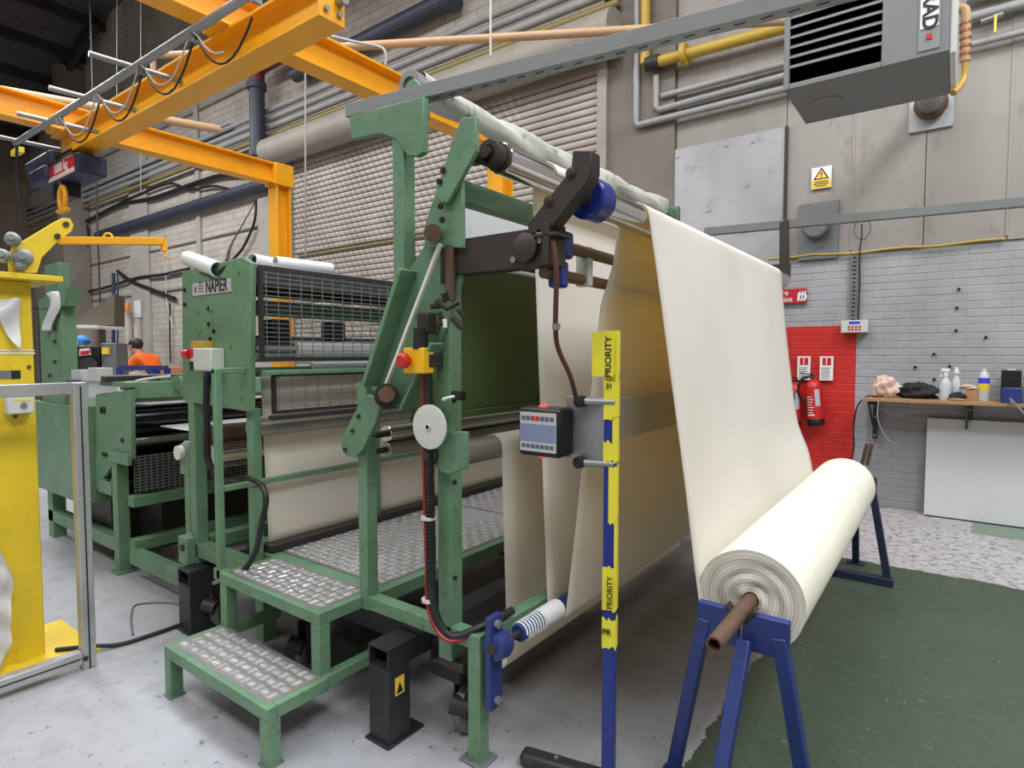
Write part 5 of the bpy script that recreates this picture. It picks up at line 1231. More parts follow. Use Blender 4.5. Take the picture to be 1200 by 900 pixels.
# ------------------------------------------------------------------ next machine along: rollers on a green frame
k3 = thing('roller_machine', 'green roller machine with side housing standing past the guarded machine', 'machine', (-5.2, 3.0, 0))
Y3 = 1.77
def kb(name, x0, x1, y0, y1, z0, z1, mat=G, bevel=0.004, par=None): return MB().box(x0, x1, y0, y1, z0, z1).obj(name, mat, par or k3, bevel)
kb('side_housing', -6.45, -5.30, 1.68, 2.30, 0.46, 1.20)
pl3 = plate([(112, 462), (153, 457), (154, 538), (148, 541), (134, 541), (112, 575)], Y3, 0.03, 'side_plate', G, k3)
kb('leg', -4.93, -4.84, Y3 - 0.02, Y3 + 0.06, 0, 0.86)
kb('leg_foot', -4.95, -4.82, Y3 - 0.04, Y3 + 0.08, 0, 0.02)
kb('corner_bracket', -4.95, -4.62, Y3 - 0.03, Y3, 0.82, 0.90)
kb('gusset_foot', -5.2, -4.95, Y3 - 0.02, Y3 + 0.1, 0.56, 0.66)
for px, py in ((120, 479), (123, 479), (120, 482), (123, 482), (144, 516), (122, 532), (125, 533), (144, 537), (149, 537), (120, 563), (128, 564)):
    MB().cyl(P(px, py, Y=Y3), P(px, py, Y=Y3) + Vector((0, -0.012, 0)), 0.016, 8).obj('bolt', 'black_plastic', k3)
for z, h in ((1.28, 0.12), (0.50, 0.08), (0.18, 0.08)): kb('cross_rail', -4.80, -4.70, Y3 + 0.03, 4.7, z, z + h)
kb('long_rail', -6.4, -4.93, Y3, Y3 + 0.08, 0.14, 0.24); kb('long_rail', -4.72, -3.70, Y3, Y3 + 0.08, 0.10, 0.20)
kb('leg', -6.4, -6.28, Y3, Y3 + 0.1, 0, 0.46); kb('leg', -5.75, -5.3, Y3 + 0.1, Y3 + 0.5, 0.02, 0.46, 'dark_steel')
for x in (-4.76, -6.3): kb('leg', x - 0.05, x + 0.05, 4.7, 4.8, 0, 1.3)
kb('side_plate', -5.3, -4.65, 4.70, 4.73, 0.5, 1.42)
def kroll(x, z, r, mat): 
    o = MB().lathe((x, Y3 + 0.03, z), [(r - 0.003, 0), (r, 0.003), (r, 2.87), (r - 0.003, 2.873)], 28, (0, 1, 0)).obj('roller', mat, k3); return o
kroll(-4.90, 1.10, 0.14, 'dark_chrome'); kroll(-4.86, 0.95, 0.06, 'chrome'); kroll(-4.98, 0.78, 0.13, 'dark_chrome'); kroll(-4.80, 1.25, 0.04, 'chrome'); kroll(-5.15, 1.0, 0.12, 'roller_grey')
xj = P(213, 530, Y=Y3).x; zj = P(213, 530, Y=Y3).z
kroll(xj, zj, 0.075, 'chrome')
MB().cyl((xj, Y3 - 0.03, zj), (xj, Y3 + 0.03, zj), 0.045, 16).obj('journal', 'white_paint', k3)
kb('apron', -4.72, xj + 0.03, 2.0, 4.6, zj + 0.078, zj + 0.086, 'white_film')
kb('arm', xj - 0.03, xj + 0.09, Y3 + 0.0, Y3 + 0.028, zj - 0.14, zj + 0.05, G); kb('arm', xj + 0.02, xj + 0.09, Y3, Y3 + 0.028, 0.2, zj - 0.14, G)
kb('brush_guard', -4.74, -4.72, Y3 + 0.05, 4.6, 0.60, 0.86, 'dark_steel')
wv = MB()
for i in range(12): wv.beam((-4.71, Y3 + 0.05, 0.62 + 0.022 * i), (-4.71, 4.6, 0.62 + 0.022 * i), 0.006, 0.006)
for i in range(70): wv.beam((-4.71, Y3 + 0.08 + 0.04 * i, 0.60), (-4.71, Y3 + 0.08 + 0.04 * i, 0.87), 0.005, 0.005)
stuff(wv.obj('mesh_wires', 'galvanised', k3, smooth=False))
kb('drip_tray', -5.25, -4.72, Y3 + 0.05, 4.6, 0.50, 0.56, 'dark_steel')
kb('lower_panel', -5.3, -4.9, Y3 + 0.3, 4.6, 0.10, 0.5, 'dark_steel')
kb('top_rail', -5.15, -4.66, Y3, Y3 + 0.06, 1.365, 1.40)
kb('top_bar', -5.0, -4.92, Y3 - 0.05, 4.7, 1.40, 1.44, 'dark_steel'); kb('top_bar', -5.12, -5.06, Y3 - 0.05, 4.7, 1.41, 1.44, 'galvanised')
MB().prism([P(140, 457, Y=2.1), P(142, 452, Y=2.1), P(208, 440, Y=2.1), P(212, 446, Y=2.1), P(212, 458, Y=2.1)], (0, 0.05, 0)).obj('sloped_rail', G, k3)
kb('switch_box', -5.16, -4.98, 1.70, 1.80, 1.40, 1.50, 'grey_plastic')
kb('switch_box', -5.50, -5.30, 1.70, 1.80, 1.40, 1.48, 'grey_plastic')
MB().box(-5.48, -5.30, 1.66, 1.70, 1.36, 1.40).obj('blue_tray', 'blue_paint', k3)
tag(MB().tube(spline([P(150, 456, Y=1.85), P(160, 447, Y=1.9), P(180, 443, Y=2.0), P(200, 441, Y=2.1)]), 0.012, 6).obj('loose_cable', 'cable_white'), 'white cable looped over the top of the roller machine', 'cable')

# tall column standing on the side housing
cx0, cx1 = P(47, 400, Y=1.70).x, P(73, 400, Y=1.70).x
gcol = kb('column', cx0, cx1, 1.70, 1.80, 1.20, 1.99)
kb('column_head', cx0 + 0.1, cx0 + 0.42, 1.72, 1.80, 1.99, 2.33)
MB().prism([P(44, 352, Y=1.69), P(78, 338, Y=1.69), P(76, 358, Y=1.69), P(46, 362, Y=1.69)], (0, 0.10, 0)).obj('cap_plate', G, gcol)
for px, py in ((68, 370), (64, 385), (64, 400), (64, 424), (58, 440)): MB().cyl(P(px, py, Y=1.70), P(px, py, Y=1.688), 0.014, 8).obj('bolt', 'dark_steel', gcol)
MB().grid(lambda u, v: (P(53 + 12 * u + 3 * math.sin(5 * v), 342 + 45 * v, Y=1.67).x, 1.675 + 0.02 * math.sin(7 * u + 4 * v), P(60, 342 + 45 * v, Y=1.67).z), 6, 16).obj('plastic_strip', 'plastic_wrap', gcol, solid=0.002)
kb('chain_guide', cx0 - 0.12, cx0 - 0.04, 1.72, 1.78, 1.20, 1.95, 'dark_steel')

# ------------------------------------------------------------------ yellow stand with the swing plate and jib
y = thing('yellow_stand', 'yellow steel column stand with swing plate and lifting jib', 'stand', (-4.0, 0.8, 0))
XF = -3.82
PXf = lambda px, py, dx=0.0: P(px, py, X=XF + dx)
def xplate(pix, X, th, name, mat, bevel=0.003): return MB().prism([P(a_, b_, X=X) for a_, b_ in pix], (th, 0, 0)).obj(name, mat, y, bevel)
MB().box(-4.12, XF, 0.45, PXf(43, 500).y, 0.0, 1.97).obj('column', 'stand_yellow', y, 0.006)
MB().box(-4.25, -3.66, 0.40, 1.22, 0, 0.02).obj('floor_plate', 'stand_yellow', y, 0.003)
MB().box(-4.14, -3.72, 0.42, PXf(66, 322).y, 1.97, 2.0).obj('head_plate', 'stand_yellow', y, 0.004)
swp = xplate([(8, 300), (14, 290), (60, 262), (72, 256), (81, 257), (85, 265), (82, 272), (66, 284), (48, 302), (42, 320), (10, 320)], -3.78, 0.02, 'swing_plate', 'stand_yellow')
for px, py in ((77, 263), (67, 277)): MB().cyl(P(px, py, X=-3.76), P(px, py, X=-3.76) + Vector((0.012, 0, 0)), 0.014, 10).obj('pin', 'dark_steel', swp)
for px, py, r, L in ((27, 302, 0.036, 0.05), (15, 281, 0.028, 0.07), (3, 300, 0.028, 0.06), (24, 312, 0.022, 0.04)):
    c = P(px, py, X=-3.76); o = MB().lathe(c, [(r * 1.2, 0), (r * 1.2, 0.012), (r, 0.014), (r, L), (r * 0.6, L + 0.005)], 16, (1, -0.3, 0)).obj('clamp_nut', 'galvanised', y)
    MB().cyl(c + Vector((L, -0.3 * L, 0)), c + Vector((L + 0.025, -0.3 * L - 0.008, 0)), r * 0.5, 10).obj('stud', 'galvanised', o)
j0 = P(70, 282, X=-3.77); j1 = P(193, 283, Z=j0.z)
jib = MB().beam(j0, j1, 0.032, 0.038).obj('jib_arm', 'crane_yellow', y, 0.003)
jd = (j1 - j0).normalized(); je = j0 + (j1 - j0) * 0.46 + Vector((0, 0, 0.018)); MB().tube([je + jd * (0.022 * math.cos(a)) + Vector((0, 0, 0.022 * math.sin(a))) for a in [math.pi * i / 8 for i in range(9)]], 0.006, 6).obj('lifting_eye', 'crane_yellow', jib)
MB().box(j1.x - 0.02, j1.x + 0.005, j1.y - 0.012, j1.y + 0.012, j1.z - 0.05, j1.z).obj('end_hook', 'crane_yellow', jib)
MB().tube(spline([j1 + Vector((-0.008, 0, -0.05)), j1 + Vector((-0.004, 0, -0.065)), j1 + Vector((0.008, 0, -0.075)), j1 + Vector((0.0, 0, -0.09)), j1 + Vector((-0.01, 0, -0.085))]), 0.004, 6).obj('hook', 'crane_yellow', jib)
def xb(name, px0, px1, py0, py1, dx0, dx1, mat, par, bevel=0.0):
    a_, b_ = PXf(px0, py0, dx1), PXf(px1, py1, dx1); return MB().box(XF + dx0, XF + dx1, a_.y, b_.y, min(a_.z, b_.z), max(a_.z, b_.z)).obj(name, mat, par, bevel)
xb('slot_cover', -20, 13, 444, 434, -0.01, 0.006, 'vent_grey', y); xb('slot', 13, 24, 444, 434, -0.01, 0.004, 'sign_black', y)
ebx = xb('button_box', 9, 40, 486, 462, 0.0, 0.07, 'off_white_box', y, 0.006)
MB().cyl(PXf(28, 475, 0.07), PXf(28, 475, 0.078), 0.014, 14).obj('button', 'vent_grey', ebx)
xb('yellow_strip', 16, 36, 470, 467, 0.068, 0.072, 'tape_yellow', ebx); 
MB().cyl(PXf(22, 455, 0.03), PXf(22, 464, 0.03), 0.012, 10).obj('gland', 'black_plastic', ebx)
xb('strap', -20, 41, 415, 413, -0.002, 0.003, 'white_film', y); xb('strap', -20, 41, 411, 410, -0.002, 0.003, 'white_film', y)
for px, py in ((34, 430), (18, 488)): MB().cyl(PXf(px, py), PXf(px, py, 0.006), 0.010, 8).obj('bolt', 'rust', y)
# clear plastic film bundled against the column
def film(u, v):
    z = 0.015 + 1.05 * v
    edge = 0.80 + 0.10 * math.sin(2.6 * (1 - v) + 0.2) - 0.16 * v * v
    yy_ = 0.50 + (edge - 0.50) * u
    return (-3.755 + 0.035 * math.sin(11 * u + 7 * v) + 0.022 * math.sin(23 * u - 13 * v) + 0.012 * math.sin(41 * v + 9 * u), yy_ + 0.012 * math.sin(17 * v), z)
tag(MB().grid(film, 40, 60).obj('plastic_film', 'plastic_wrap', solid=0.002), 'crumpled clear plastic film hanging beside the yellow column', 'plastic film')
def film2(u, v):
    q_ = P(-14 + 38 * u, 340 + (20 + 32 * u) * v + 16 * u + 5 * math.sin(4 * v + 5 * u), X=-3.79)
    return (q_.x + 0.015 * math.sin(9 * u + 6 * v), q_.y, q_.z)
tag(MB().grid(film2, 20, 20).obj('plastic_film', 'plastic_wrap', solid=0.002), 'small torn piece of plastic film caught under the yellow head plate', 'plastic film')
# aluminium guard frame in front of it
a = thing('guard_frame', 'grey aluminium guard frame standing in front of the yellow column', 'frame', (-3.53, 0.9, 0))
MB().box(-3.565, -3.505, 1.09, 1.15, 0.0, 1.46).obj('post', 'aluminium', a, 0.004)
MB().box(-3.565, -3.505, 0.1, 1.09, 0.03, 0.095).obj('bottom_rail', 'aluminium', a, 0.004)
MB().box(-3.565, -3.505, 0.1, 1.09, 1.40, 1.46).obj('top_rail', 'aluminium', a, 0.004)
MB().box(-3.504, -3.502, 1.117, 1.123, 0.0, 1.44).obj('groove', 'sign_black', a); MB().box(-3.504, -3.502, 0.1, 1.08, 0.06, 0.066).obj('groove', 'sign_black', a)
MB().box(-3.54, -3.53, 0.1, 1.09, 0.095, 1.40).obj('clear_panel', 'clear_plastic', a) if False else None
MB().box(-3.565, -3.505, 0.1, 0.16, 0.095, 1.40).obj('post', 'aluminium', a, 0.004)
MB().cyl((-3.50, 1.10, 0.06), (-3.495, 1.10, 0.06), 0.012, 10).obj('corner_bolt', 'dark_steel', a)
# floor cables
tag(MB().tube(spline([(-3.62, 1.62, 0.012), (-3.62, 1.45, 0.012), (-3.64, 1.30, 0.012), (-3.70, 1.18, 0.032), (-3.80, 1.06, 0.032)]), 0.012, 8).obj('floor_cable', 'cable_black'), 'black cable lying across the floor to the yellow stand', 'cable')
tag(MB().tube(spline([(-3.72, 1.40, 0.008), (-4.0, 1.50, 0.006), (-4.15, 1.60, 0.006), (-3.95, 1.75, 0.006), (-3.72, 1.68, 0.008)]), 0.006, 6).obj('floor_cable', 'vent_grey'), 'thin grey wire looping on the floor beside the black stanchion', 'cable')

# ------------------------------------------------------------------ overhead crane
c = thing('runway_beam', 'yellow crane runway beam joined to a yellow column by the shutter', 'crane beam', (-7.8, 5.0, 0))
RX1, RX2, RZ = -7.85, -4.45, 4.0
MB().ibeam((RX1, -1.0, RZ + 0.14), (RX1, 5.15, RZ + 0.14), 0.20, 0.28, 0.022, 0.014).obj('beam', 'crane_yellow', c, 0.002)
MB().ibeam((RX1, 5.02, 0.02), (RX1, 5.02, RZ), 0.22, 0.22, 0.02, 0.014, (0, 1, 0)).obj('column', 'crane_yellow', c, 0.002)
MB().box(RX1 - 0.22, RX1 + 0.22, 4.80, 5.24, 0, 0.02).obj('base_plate', 'crane_yellow', c)
MB().box(RX1 - 0.14, RX1 + 0.14, 4.88, 5.16, RZ - 0.02, RZ + 0.28).obj('cap_plate', 'crane_yellow', c, 0.004)
c2_ = thing('runway_beam', 'yellow crane runway beam passing over the green winding frame', 'crane beam', (RX2, 3.0, RZ))
MB().ibeam((RX2, -1.0, RZ + 0.14), (RX2, 5.9, RZ + 0.14), 0.20, 0.28, 0.022, 0.014).obj('beam', 'crane_yellow', c2_, 0.002)
MB().ibeam((RX2, 5.78, 0.02), (RX2, 5.78, RZ), 0.22, 0.22, 0.02, 0.014, (0, 1, 0)).obj('column', 'crane_yellow', c2_, 0.002)
MB().box(RX2 - 0.2, RX2 + 0.2, 5.6, 5.98, 0, 0.02).obj('base_plate', 'crane_yellow', c2_)
b = thing('crane_bridge', 'yellow crane bridge beam slung under the two runway beams', 'crane beam', (-5.6, 2.5, 3.72))
BY, BZ0, BZ1 = 2.48, 3.715, 3.985
MB().ibeam((-8.05, BY, (BZ0 + BZ1) / 2), (-3.27, BY, (BZ0 + BZ1) / 2), 0.20, BZ1 - BZ0, 0.020, 0.012).obj('beam', 'crane_yellow', b, 0.002)
MB().box(-3.275, -3.26, BY - 0.10, BY + 0.10, BZ0, BZ1).obj('end_plate', 'crane_yellow', b, 0.003)
for dy in (-0.05, 0.05):
    for dz in (0.06, 0.2): MB().cyl((-3.26, BY + dy, BZ0 + dz), (-3.235, BY + dy, BZ0 + dz), 0.018, 8).obj('bolt', 'galvanised', b)
MB().cyl((-3.26, BY + 0.05, BZ0 + 0.14), (-3.19, BY + 0.05, BZ0 + 0.14), 0.03, 12).obj('buffer', 'galvanised', b)
for dx_, tx_ in ((-0.34, 'SWL'), (0.0, '1000'), (0.30, 'KG')): text('lettering', tx_, 'stand_yellow', (-5.75 + dx_, BY - 0.0072, BZ0 + 0.14), 0.11, FRONT, b)
for x in (RX1, RX2): MB().box(x - 0.14, x + 0.14, BY - 0.16, BY + 0.16, BZ1, BZ1 + 0.02).obj('end_carriage', 'crane_yellow', b, 0.004)
# festoon track with its arms, and looping cable
f = thing('festoon_track', 'grey tube festoon track on arms beside the crane bridge', 'cable track', (-5.6, 2.1, 4.2))
f0, f1 = P(18, 168, Y=2.10), P(283, 0, Y=2.10)
MB().cyl(f0, f1 + (f1 - f0) * 0.1, 0.03, 12).obj('track_tube', 'galvanised', f)
for px, py in ((18, 165), (60, 143), (100, 115), (150, 78)):
    p = P(px, py + 2, Y=2.10); MB().cyl(p + Vector((-0.05, -0.25, 0.03)), Vector((p.x + 0.08, BY, p.z + 0.01)), 0.022, 10).obj('track_arm', 'galvanised', f)
pts = []
hang = [P(70, 138, Y=2.10), P(115, 112, Y=2.10), P(165, 77, Y=2.10), P(225, 38, Y=2.10), P(300, -8, Y=2.10)]
for i in range(len(hang) - 1):
    a0, b0 = hang[i], hang[i + 1]
    for k in range(10):
        s = k / 10; p = a0 + (b0 - a0) * s; p.z -= 0.30 * 4 * s * (1 - s); p.y += 0.02; pts.append(p)
MB().tube(pts, 0.008, 6).obj('festoon_cable', 'cable_black', f)
pts2 = [p + Vector((0.02, -0.03, 0.05 if i % 10 else 0.0)) for i, p in enumerate(pts)][:36]
MB().tube(pts2, 0.006, 6).obj('festoon_cable', 'cable_white', f)
for h_ in hang: MB().box(h_.x - 0.015, h_.x + 0.015, h_.y - 0.03, h_.y + 0.03, h_.z - 0.06, h_.z - 0.01).obj('cable_trolley', 'galvanised', f)
# hoist
h = thing('electric_hoist', 'blue electric chain hoist with red load label on the crane bridge', 'hoist', (-7.9, BY, 3.3))
hx = lambda px: P(px, 195, Y=BY - 0.1).x
hz = lambda py: P(65, py, Y=BY - 0.1).z
MB().box(hx(36), hx(66), BY - 0.16, BY + 0.16, hz(196), hz(176)).obj('motor', 'dark_blue', h, 0.03)
MB().box(hx(45), hx(64), BY - 0.20, BY + 0.14, hz(212), hz(194)).obj('gear_case', 'dark_blue', h, 0.03)
MB().box(hx(62), hx(95), BY - 0.14, BY + 0.14, hz(216), hz(194)).obj('trolley_case', 'dark_blue', h, 0.02)
MB().box(hx(62), hx(93), BY - 0.146, BY - 0.141, hz(211), hz(196)).obj('load_label', 'sign_red', h)
MB().box(hx(62), hx(93), BY - 0.147, BY - 0.142, hz(215), hz(210)).obj('label_stripe', 'rag_pink', h)
text('lettering', '1000 kg', 'sign_white', ((hx(62) + hx(93)) / 2, BY - 0.148, (hz(211) + hz(196)) / 2), 0.13, FRONT, h, bold=0.002)
MB().box(hx(55), hx(85), BY - 0.10, BY + 0.10, hz(196), BZ0 + 0.03).obj('hanger', 'dark_steel', h)
MB().box(hx(58), hx(72), BY - 0.08, BY + 0.08, hz(232), hz(212)).obj('chain_bag', 'black_plastic', h, 0.02)
MB().box(hx(33), hx(42), BY - 0.26, BY - 0.2, hz(168), hz(161)).obj('junction_box', 'tape_yellow', h)
MB().cyl((hx(70), BY - 0.1, hz(212)), (hx(70), BY - 0.1, hz(228)), 0.012, 8).obj('chain', 'galvanised', h)
cx_, cz_ = hx(72), hz(236)
MB().tube([(cx_ + 0.085 * math.cos(a), BY - 0.1, cz_ + 0.12 * math.sin(a)) for a in [2 * math.pi * i / 24 - math.pi / 2 for i in range(25)]], 0.025, 8).obj('hook_ring', 'crane_yellow', h)
MB().box(cx_ - 0.13, cx_ + 0.14, BY - 0.13, BY - 0.07, cz_ - 0.15, cz_ - 0.11).obj('hook_bar', 'crane_yellow', h, 0.01)
MB().tube([P(20, 170, Y=2.05), P(19, 205, Y=2.05), P(22, 262, Y=2.05)], 0.014, 6).obj('pendant_cable', 'cable_black', h)

# ------------------------------------------------------------------ background at the far end of the bay
def far(px, py, zc):
    d = _fw + _rt * ((px - 600) / F_PX) + _up * ((450 - py) / F_PX); return Vector((0, 0, CAM_H)) + d * zc
# steel canopy over the far bench
q = [far(80, 381, 11), far(134, 344, 11), far(134, 381, 11)]
cn_ = thing('sloping_canopy', 'brown sloping canopy above the far workbench', 'canopy', (q[0].x, q[0].y, q[0].z))
MB().prism(q, (-0.6, 0.4, 0)).obj('side_panel', 'olive_canopy', cn_)
MB().beam(far(78, 383, 11), far(134, 384, 11), 0.9, 0.05).obj('front_shelf', 'white_paint', cn_)
p = far(108, 360, 11); MB().cyl(p + Vector((-0.2, 0.2, 0)), p + Vector((-0.2, 0.2, 7.0)), 0.015, 6).obj('hanger', 'dark_steel', cn_)
# low dark back screen under the canopy
q = far(105, 410, 12.0)
tag(MB().box(q.x - 0.9, q.x + 0.55, q.y, q.y + 0.1, 0, 2.2).obj('dark_screen', 'dark_wall'), 'dark partition standing behind the black control cabinet', 'partition')
# control cabinets on a bench
q = far(105, 440, 8.5); bz = q.z
t = thing('far_bench', 'grey bench carrying the black control unit beyond the roller machine', 'bench', (q.x, q.y, 0))
MB().box(q.x - 0.45, q.x + 0.45, q.y - 0.2, q.y + 0.3, bz - 0.06, bz).obj('bench_top', 'grey_plastic', t)
MB().box(q.x - 0.4, q.x + 0.4, q.y - 0.15, q.y + 0.25, 0, bz - 0.06).obj('bench_body', 'grey_plastic', t)
def cab(x0, x1, y0, y1, mat, label, zc=8.4):
    a_, b_ = far(x0, y0, zc), far(x1, y1, zc); r_ = (b_ - a_); w_ = math.hypot(r_.x, r_.y)
    t = thing('control_cabinet', label, 'cabinet', ((a_.x + b_.x) / 2, (a_.y + b_.y) / 2, bz))
    mb = MB().prism([Vector((a_.x, a_.y, bz)), Vector((b_.x, b_.y, bz)), Vector((b_.x, b_.y, a_.z)), Vector((a_.x, a_.y, a_.z))], _fw0 * 0.28); mb.obj('case', mat, t, 0.01); return t, a_, b_
t, a_, b_ = cab(88, 117, 406, 438, 'black_plastic', 'black control unit with red and white label on the far bench')
MB().prism([far(93, 409, 8.36), far(104, 408, 8.36), far(105, 416, 8.36), far(93, 417, 8.36)], _fw0 * 0.03).obj('label_plate', 'sign_white', t)
MB().prism([far(94, 411.5, 8.35), far(104, 410.5, 8.35), far(104, 415, 8.35), far(94, 416, 8.35)], _fw0 * 0.03).obj('label_print', 'sign_red', t)
MB().cyl(far(104, 427, 8.42), far(104, 427, 8.30), 0.10, 16).obj('fan_cover', 'dark_steel', t)
t, a_, b_ = cab(118, 136, 402, 438, 'vent_grey', 'grey-green cabinet with yellow sticker beside the black control unit')
MB().prism([far(119, 407, 8.36), far(127, 407, 8.36), far(127, 415, 8.36), far(119, 415, 8.36)], _fw0 * 0.03).obj('sticker', 'sign_yellow', t)
# conduits up the wall and a beacon
for px, lb in ((133, 'dark vertical conduit on the pier near the far bench'), (138, 'thin dark cable running up the pier beside the conduit')):
    tag(MB().cyl(far(px, 440, 14.5), far(px, 320, 14.5), 0.04 if px == 133 else 0.02, 8).obj('wall_conduit', 'dark_blue'), lb, 'conduit')
t = thing('lamp_post', 'pale twin pipes on the far pier with an orange beacon on top', 'beacon', far(150, 440, 14.3))
MB().cyl(Vector((far(151, 440, 14.3).x, far(151, 440, 14.3).y, 0)), far(151, 366, 14.3), 0.09, 12).obj('pipe', 'pilaster', t)
MB().cyl(Vector((far(162, 440, 14.3).x, far(162, 440, 14.3).y, 0)), far(162, 372, 14.3), 0.09, 12).obj('pipe', 'pilaster', t)
bb_ = far(149, 365, 14.1); MB().lathe(bb_, [(0.07, 0), (0.07, 0.12), (0.05, 0.18), (0.01, 0.2)], 16).obj('beacon', 'amber', t)
MB().prism([far(157, 352, 14.2), far(165, 352, 14.2), far(165, 372, 14.2), far(157, 372, 14.2)], _fw0 * 0.1).obj('switch_box', 'grey_plastic', t)
# black cables slung along the far wall
def wall_cable(pix, r, label, zc=None, mat='cable_black'):
    tag(MB().tube(spline([P(a_, b_, Y=YW - 0.08) for a_, b_ in pix], 6), r, 6).obj('slung_cable', mat), label, 'cable')
wall_cable([(75, 272), (110, 255), (140, 240), (180, 232), (225, 216), (258, 206), (285, 205)], 0.05, 'thick black cable slung along the brick under the crane beam')
wall_cable([(140, 238), (170, 225), (200, 215), (222, 222), (250, 218), (270, 222)], 0.03, 'thin black cable sagging under the thick one')
wall_cable([(85, 345), (120, 338), (160, 326), (190, 322), (222, 315)], 0.04, 'black cable on the wall between the far piers')
wall_cable([(138, 318), (155, 330), (180, 340), (205, 350)], 0.05, 'black hose dipping behind the guarded machine')
wall_cable([(300, 235), (298, 260), (285, 290), (272, 305)], 0.03, 'black cable dropping beside the grey pier')
wall_cable([(0, 255), (60, 240), (130, 210), (200, 180), (270, 148)], 0.06, 'dark rail climbing along the wall behind the hoist')
wall_cable([(60, 268), (100, 262), (100, 300), (92, 305)], 0.03, 'dark bent cable end by the hoist hook')
wall_cable([(199, 355), (199, 395), (200, 425)], 0.02, 'thin cable hanging beside the guarded machine')
wall_cable([(195, 300), (195, 350), (203, 385)], 0.015, 'white cord hanging below the jib hook', mat='cable_white')
# trolley with blue rail, film and cartons
t = thing('blue_trolley', 'blue rail trolley heaped with clear film beyond the roller machine', 'trolley', far(168, 445, 8.0))
r0_, r1_ = far(140, 431, 8.0), far(196, 431, 8.0)
MB().beam(r0_, r1_, 0.05, 0.06).obj('rail', 'blue_paint', t)
for u_ in (0.0, 0.78, 1.0): 
    q = r0_ + (r1_ - r0_) * u_; MB().box(q.x - 0.03, q.x + 0.03, q.y - 0.03, q.y + 0.03, 0, q.z).obj('upright', 'blue_paint', t)
MB().beam(r0_ + (r1_ - r0_) * 0.6, Vector((r1_.x, r1_.y, r1_.z - 0.35)), 0.06, 0.08).obj('brace', 'blue_paint', t)
MB().box(min(r0_.x, r1_.x), max(r0_.x, r1_.x), min(r0_.y, r1_.y), max(r0_.y, r1_.y) + 0.2, 0.35, 0.42).obj('deck', 'blue_paint', t)
qc = far(165, 444, 8.1)
crumple((qc.x, qc.y, 1.05), 0.34, 0.24, 0.26, 21, 'film_heap', 'plastic_wrap', 'heap of clear plastic film on the blue trolley', 'plastic film')
for (px, py, s_, lb) in ((199, 437, 0.24, 'brown carton stacked beside the blue trolley'), (210, 438, 0.22, 'brown carton behind the guarded machine, nearest its side plate')):
    q = far(px, py, 8.7 if px < 200 else 9.2); t = thing('carton', lb, 'carton', (q.x, q.y, 0), 'brown cartons at the far bay')
    MB().box(q.x - s_ / 2, q.x + s_ / 2, q.y - s_ / 2, q.y + s_ / 2, q.z - 0.2, q.z + 0.08).obj('box', 'carton', t, 0.004)
    MB().box(q.x - s_ / 2, q.x + s_ / 2, q.y - s_ / 2, q.y + s_ / 2, 0, q.z - 0.2).obj('lower_box', 'carton', t, 0.004)
    MB().box(q.x - 0.025, q.x + 0.025, q.y - s_ / 2 - 0.002, q.y + s_ / 2, q.z + 0.079, q.z + 0.082).obj('tape', 'timber', t)

